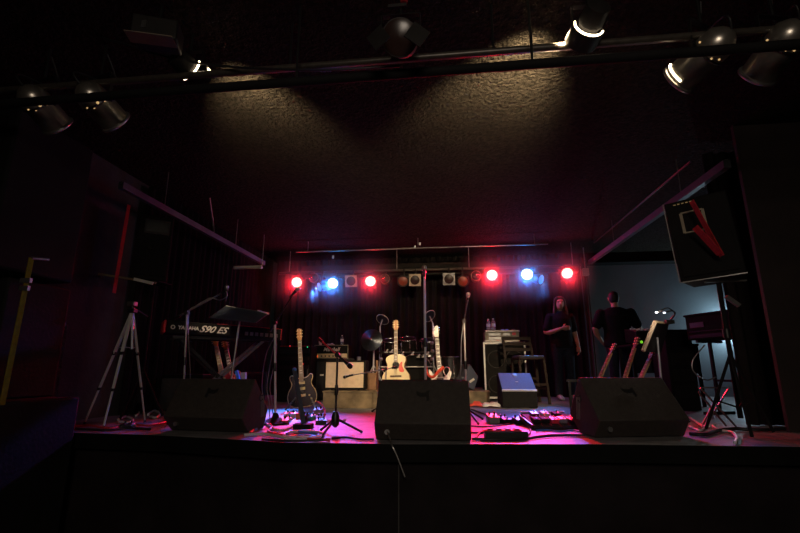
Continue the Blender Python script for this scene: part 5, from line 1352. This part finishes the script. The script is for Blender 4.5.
# ================================================================== HAZE
hz = bpy.data.materials.new('halo_haze'); hz.use_nodes = True; nt = hz.node_tree
for n in list(nt.nodes): nt.nodes.remove(n)
out = nt.nodes.new('ShaderNodeOutputMaterial'); vs = nt.nodes.new('ShaderNodeVolumeScatter')
vs.inputs['Anisotropy'].default_value = .2
tc = nt.nodes.new('ShaderNodeTexCoord'); total = None
def mth(op, a, b=None, clamp=False):
    n = nt.nodes.new('ShaderNodeMath'); n.operation = op; n.use_clamp = clamp
    for i, v in enumerate((a, b)):
        if v is None: continue
        if isinstance(v, (int, float)): n.inputs[i].default_value = v
        else: nt.links.new(v, n.inputs[i])
    return n.outputs[0]
for k, p, d, pw in LIGHTS:                                       # density peaks at each lit lamp, imitating its halo
    dn = nt.nodes.new('ShaderNodeVectorMath'); dn.operation = 'DISTANCE'
    nt.links.new(tc.outputs['Object'], dn.inputs[0]); dn.inputs[1].default_value = p
    q = mth('DIVIDE', 1.0, mth('ADD', mth('POWER', mth('DIVIDE', dn.outputs['Value'], .15), 2.0), 1.0))
    q = mth('SUBTRACT', q, .05, True)
    total = q if total is None else mth('ADD', total, q)
nt.links.new(mth('MULTIPLY', total, 1.7), vs.inputs['Density'])
nt.links.new(vs.outputs['Volume'], out.inputs['Volume'])
hzo = MB().span((-3.55, 7.2, 2.45), (2.42, 8.3, 3.72)).build('haze', hz, smooth=False)
tag(hzo, 'thin haze shaped into halos around the lit lamps at the back of the stage', 'haze', None, 'stuff')

# ================================================================== LIGHTS
RW, BW, FW = 720, 740, 340
for i, (k, p, d, pw) in enumerate(LIGHTS):
    spot('lamp_beam', p, d, RED if k == 'red' else BLUE, (RW if k == 'red' else BW)*pw, 43, .8, .09)
    pl = bpy.data.lights.new('lamp_glow', 'POINT'); pl.color = RED if k == 'red' else (.0, .27, 1); pl.energy = 18*pw; pl.shadow_soft_size = .07  # added point source at each lens, lights the halo haze
    po = bpy.data.objects.new('lamp_glow', pl); COL.objects.link(po); po.location = p+d*.05
for (p, d), tgt, w in zip(FL, (V(-1.3, 6.2, 1.5), V(-.4, 6.0, 1.5)), (1.0, 1.35)):
    q = V(p)+V(d)*.2; spot('front_beam', q, tgt-q, (1, .74, .44), FW*w, 30, .8, .05)
for (t_, p, d), w, tgt in zip(CANS, (.0, .25, 1.3, .0), (None, P(212, 322, 4.5), V(.8, 6.6, 1.4), None)):
    if w: spot('can_beam', p+d*.02, tgt-p, (1, .78, .5), FW*w, 27 if w > .5 else 15, .8, .05)
# light spilling from the backs of the two lit front fixtures onto pipes and ceiling
for (p, d), w, tg in zip(FL, (330, 900), (G(275, 130, 3.75), G(470, 150, 3.75))):
    l = bpy.data.lights.new('lamp_leak', 'SPOT'); l.energy = w; l.color = (1, .78, .46); l.shadow_soft_size = .03; l.spot_size = R(64); l.spot_blend = 1.
    o = bpy.data.objects.new('lamp_leak', l); COL.objects.link(o); o.location = V(p)+V(-.11 if p.x > 0 else .11, .03, .0)
    o.rotation_euler = (tg-o.location).to_track_quat('-Z', 'Y').to_euler()
# cool lamp behind the console by the blue wall
q = P(750, 327, 9.05)
t = thing('tube_lamp', 'cool white tube lamp behind the console throwing light along the blue wall', 'lamp', (q.x, 9.1, q.z))
MB().bar((0, 0, -.12), (0, 0, .12), .07, .05).build('housing', 'white', t); MB().cyl((-.05, .0, -.11), (-.05, .0, .11), .018).build('tube', 'tube', t); MB().span((-.03, -.03, SZ-q.z), (.03, .03, -.12)).build('stand', 'black', t)
l = bpy.data.lights.new('tube_light', 'AREA'); l.energy = 22; l.color = (.6, .85, 1); l.shape = 'RECTANGLE'; l.size = .08; l.size_y = .22
o = bpy.data.objects.new('tube_light', l); COL.objects.link(o); o.location = (q.x-.09, 9.1, q.z); o.rotation_euler = V(-1, .1, .05).to_track_quat('-Z', 'Y').to_euler()
# added warm fill standing in for dim ambient from the audience side
l = bpy.data.lights.new('house_fill', 'AREA'); l.energy = 25; l.color = (1, .84, .68); l.size = 1.2; l.spread = R(110)
o = bpy.data.objects.new('house_fill', l); COL.objects.link(o); o.location = (0.3, -2.6, 3.2); o.rotation_euler = V(0, .85, -.45).to_track_quat('-Z', 'Y').to_euler()
w = bpy.data.worlds.new('World'); sc.world = w; w.use_nodes = True
w.node_tree.nodes['Background'].inputs[0].default_value = (.6, .5, .5, 1); w.node_tree.nodes['Background'].inputs[1].default_value = .004

# ================================================================== CAMERA
cam = bpy.data.cameras.new('camera'); cam.sensor_width = 36; cam.lens = FPX/800*36; cam.clip_start = .05
co = bpy.data.objects.new('camera', cam); COL.objects.link(co); co.location = (0, 0, EYE); co.rotation_euler = (pi/2+PITCH, 0, YAW)
sc.camera = co
sc.view_settings.view_transform = 'Standard'; sc.view_settings.look = 'None'; sc.view_settings.gamma = 1; sc.view_settings.exposure = 0
sc.view_settings.use_curve_mapping = False
sc.cycles.use_denoising = True
sc.cycles.max_bounces = 6
sc.cycles.volume_bounces = 0
sc.cycles.volume_step_rate = .3
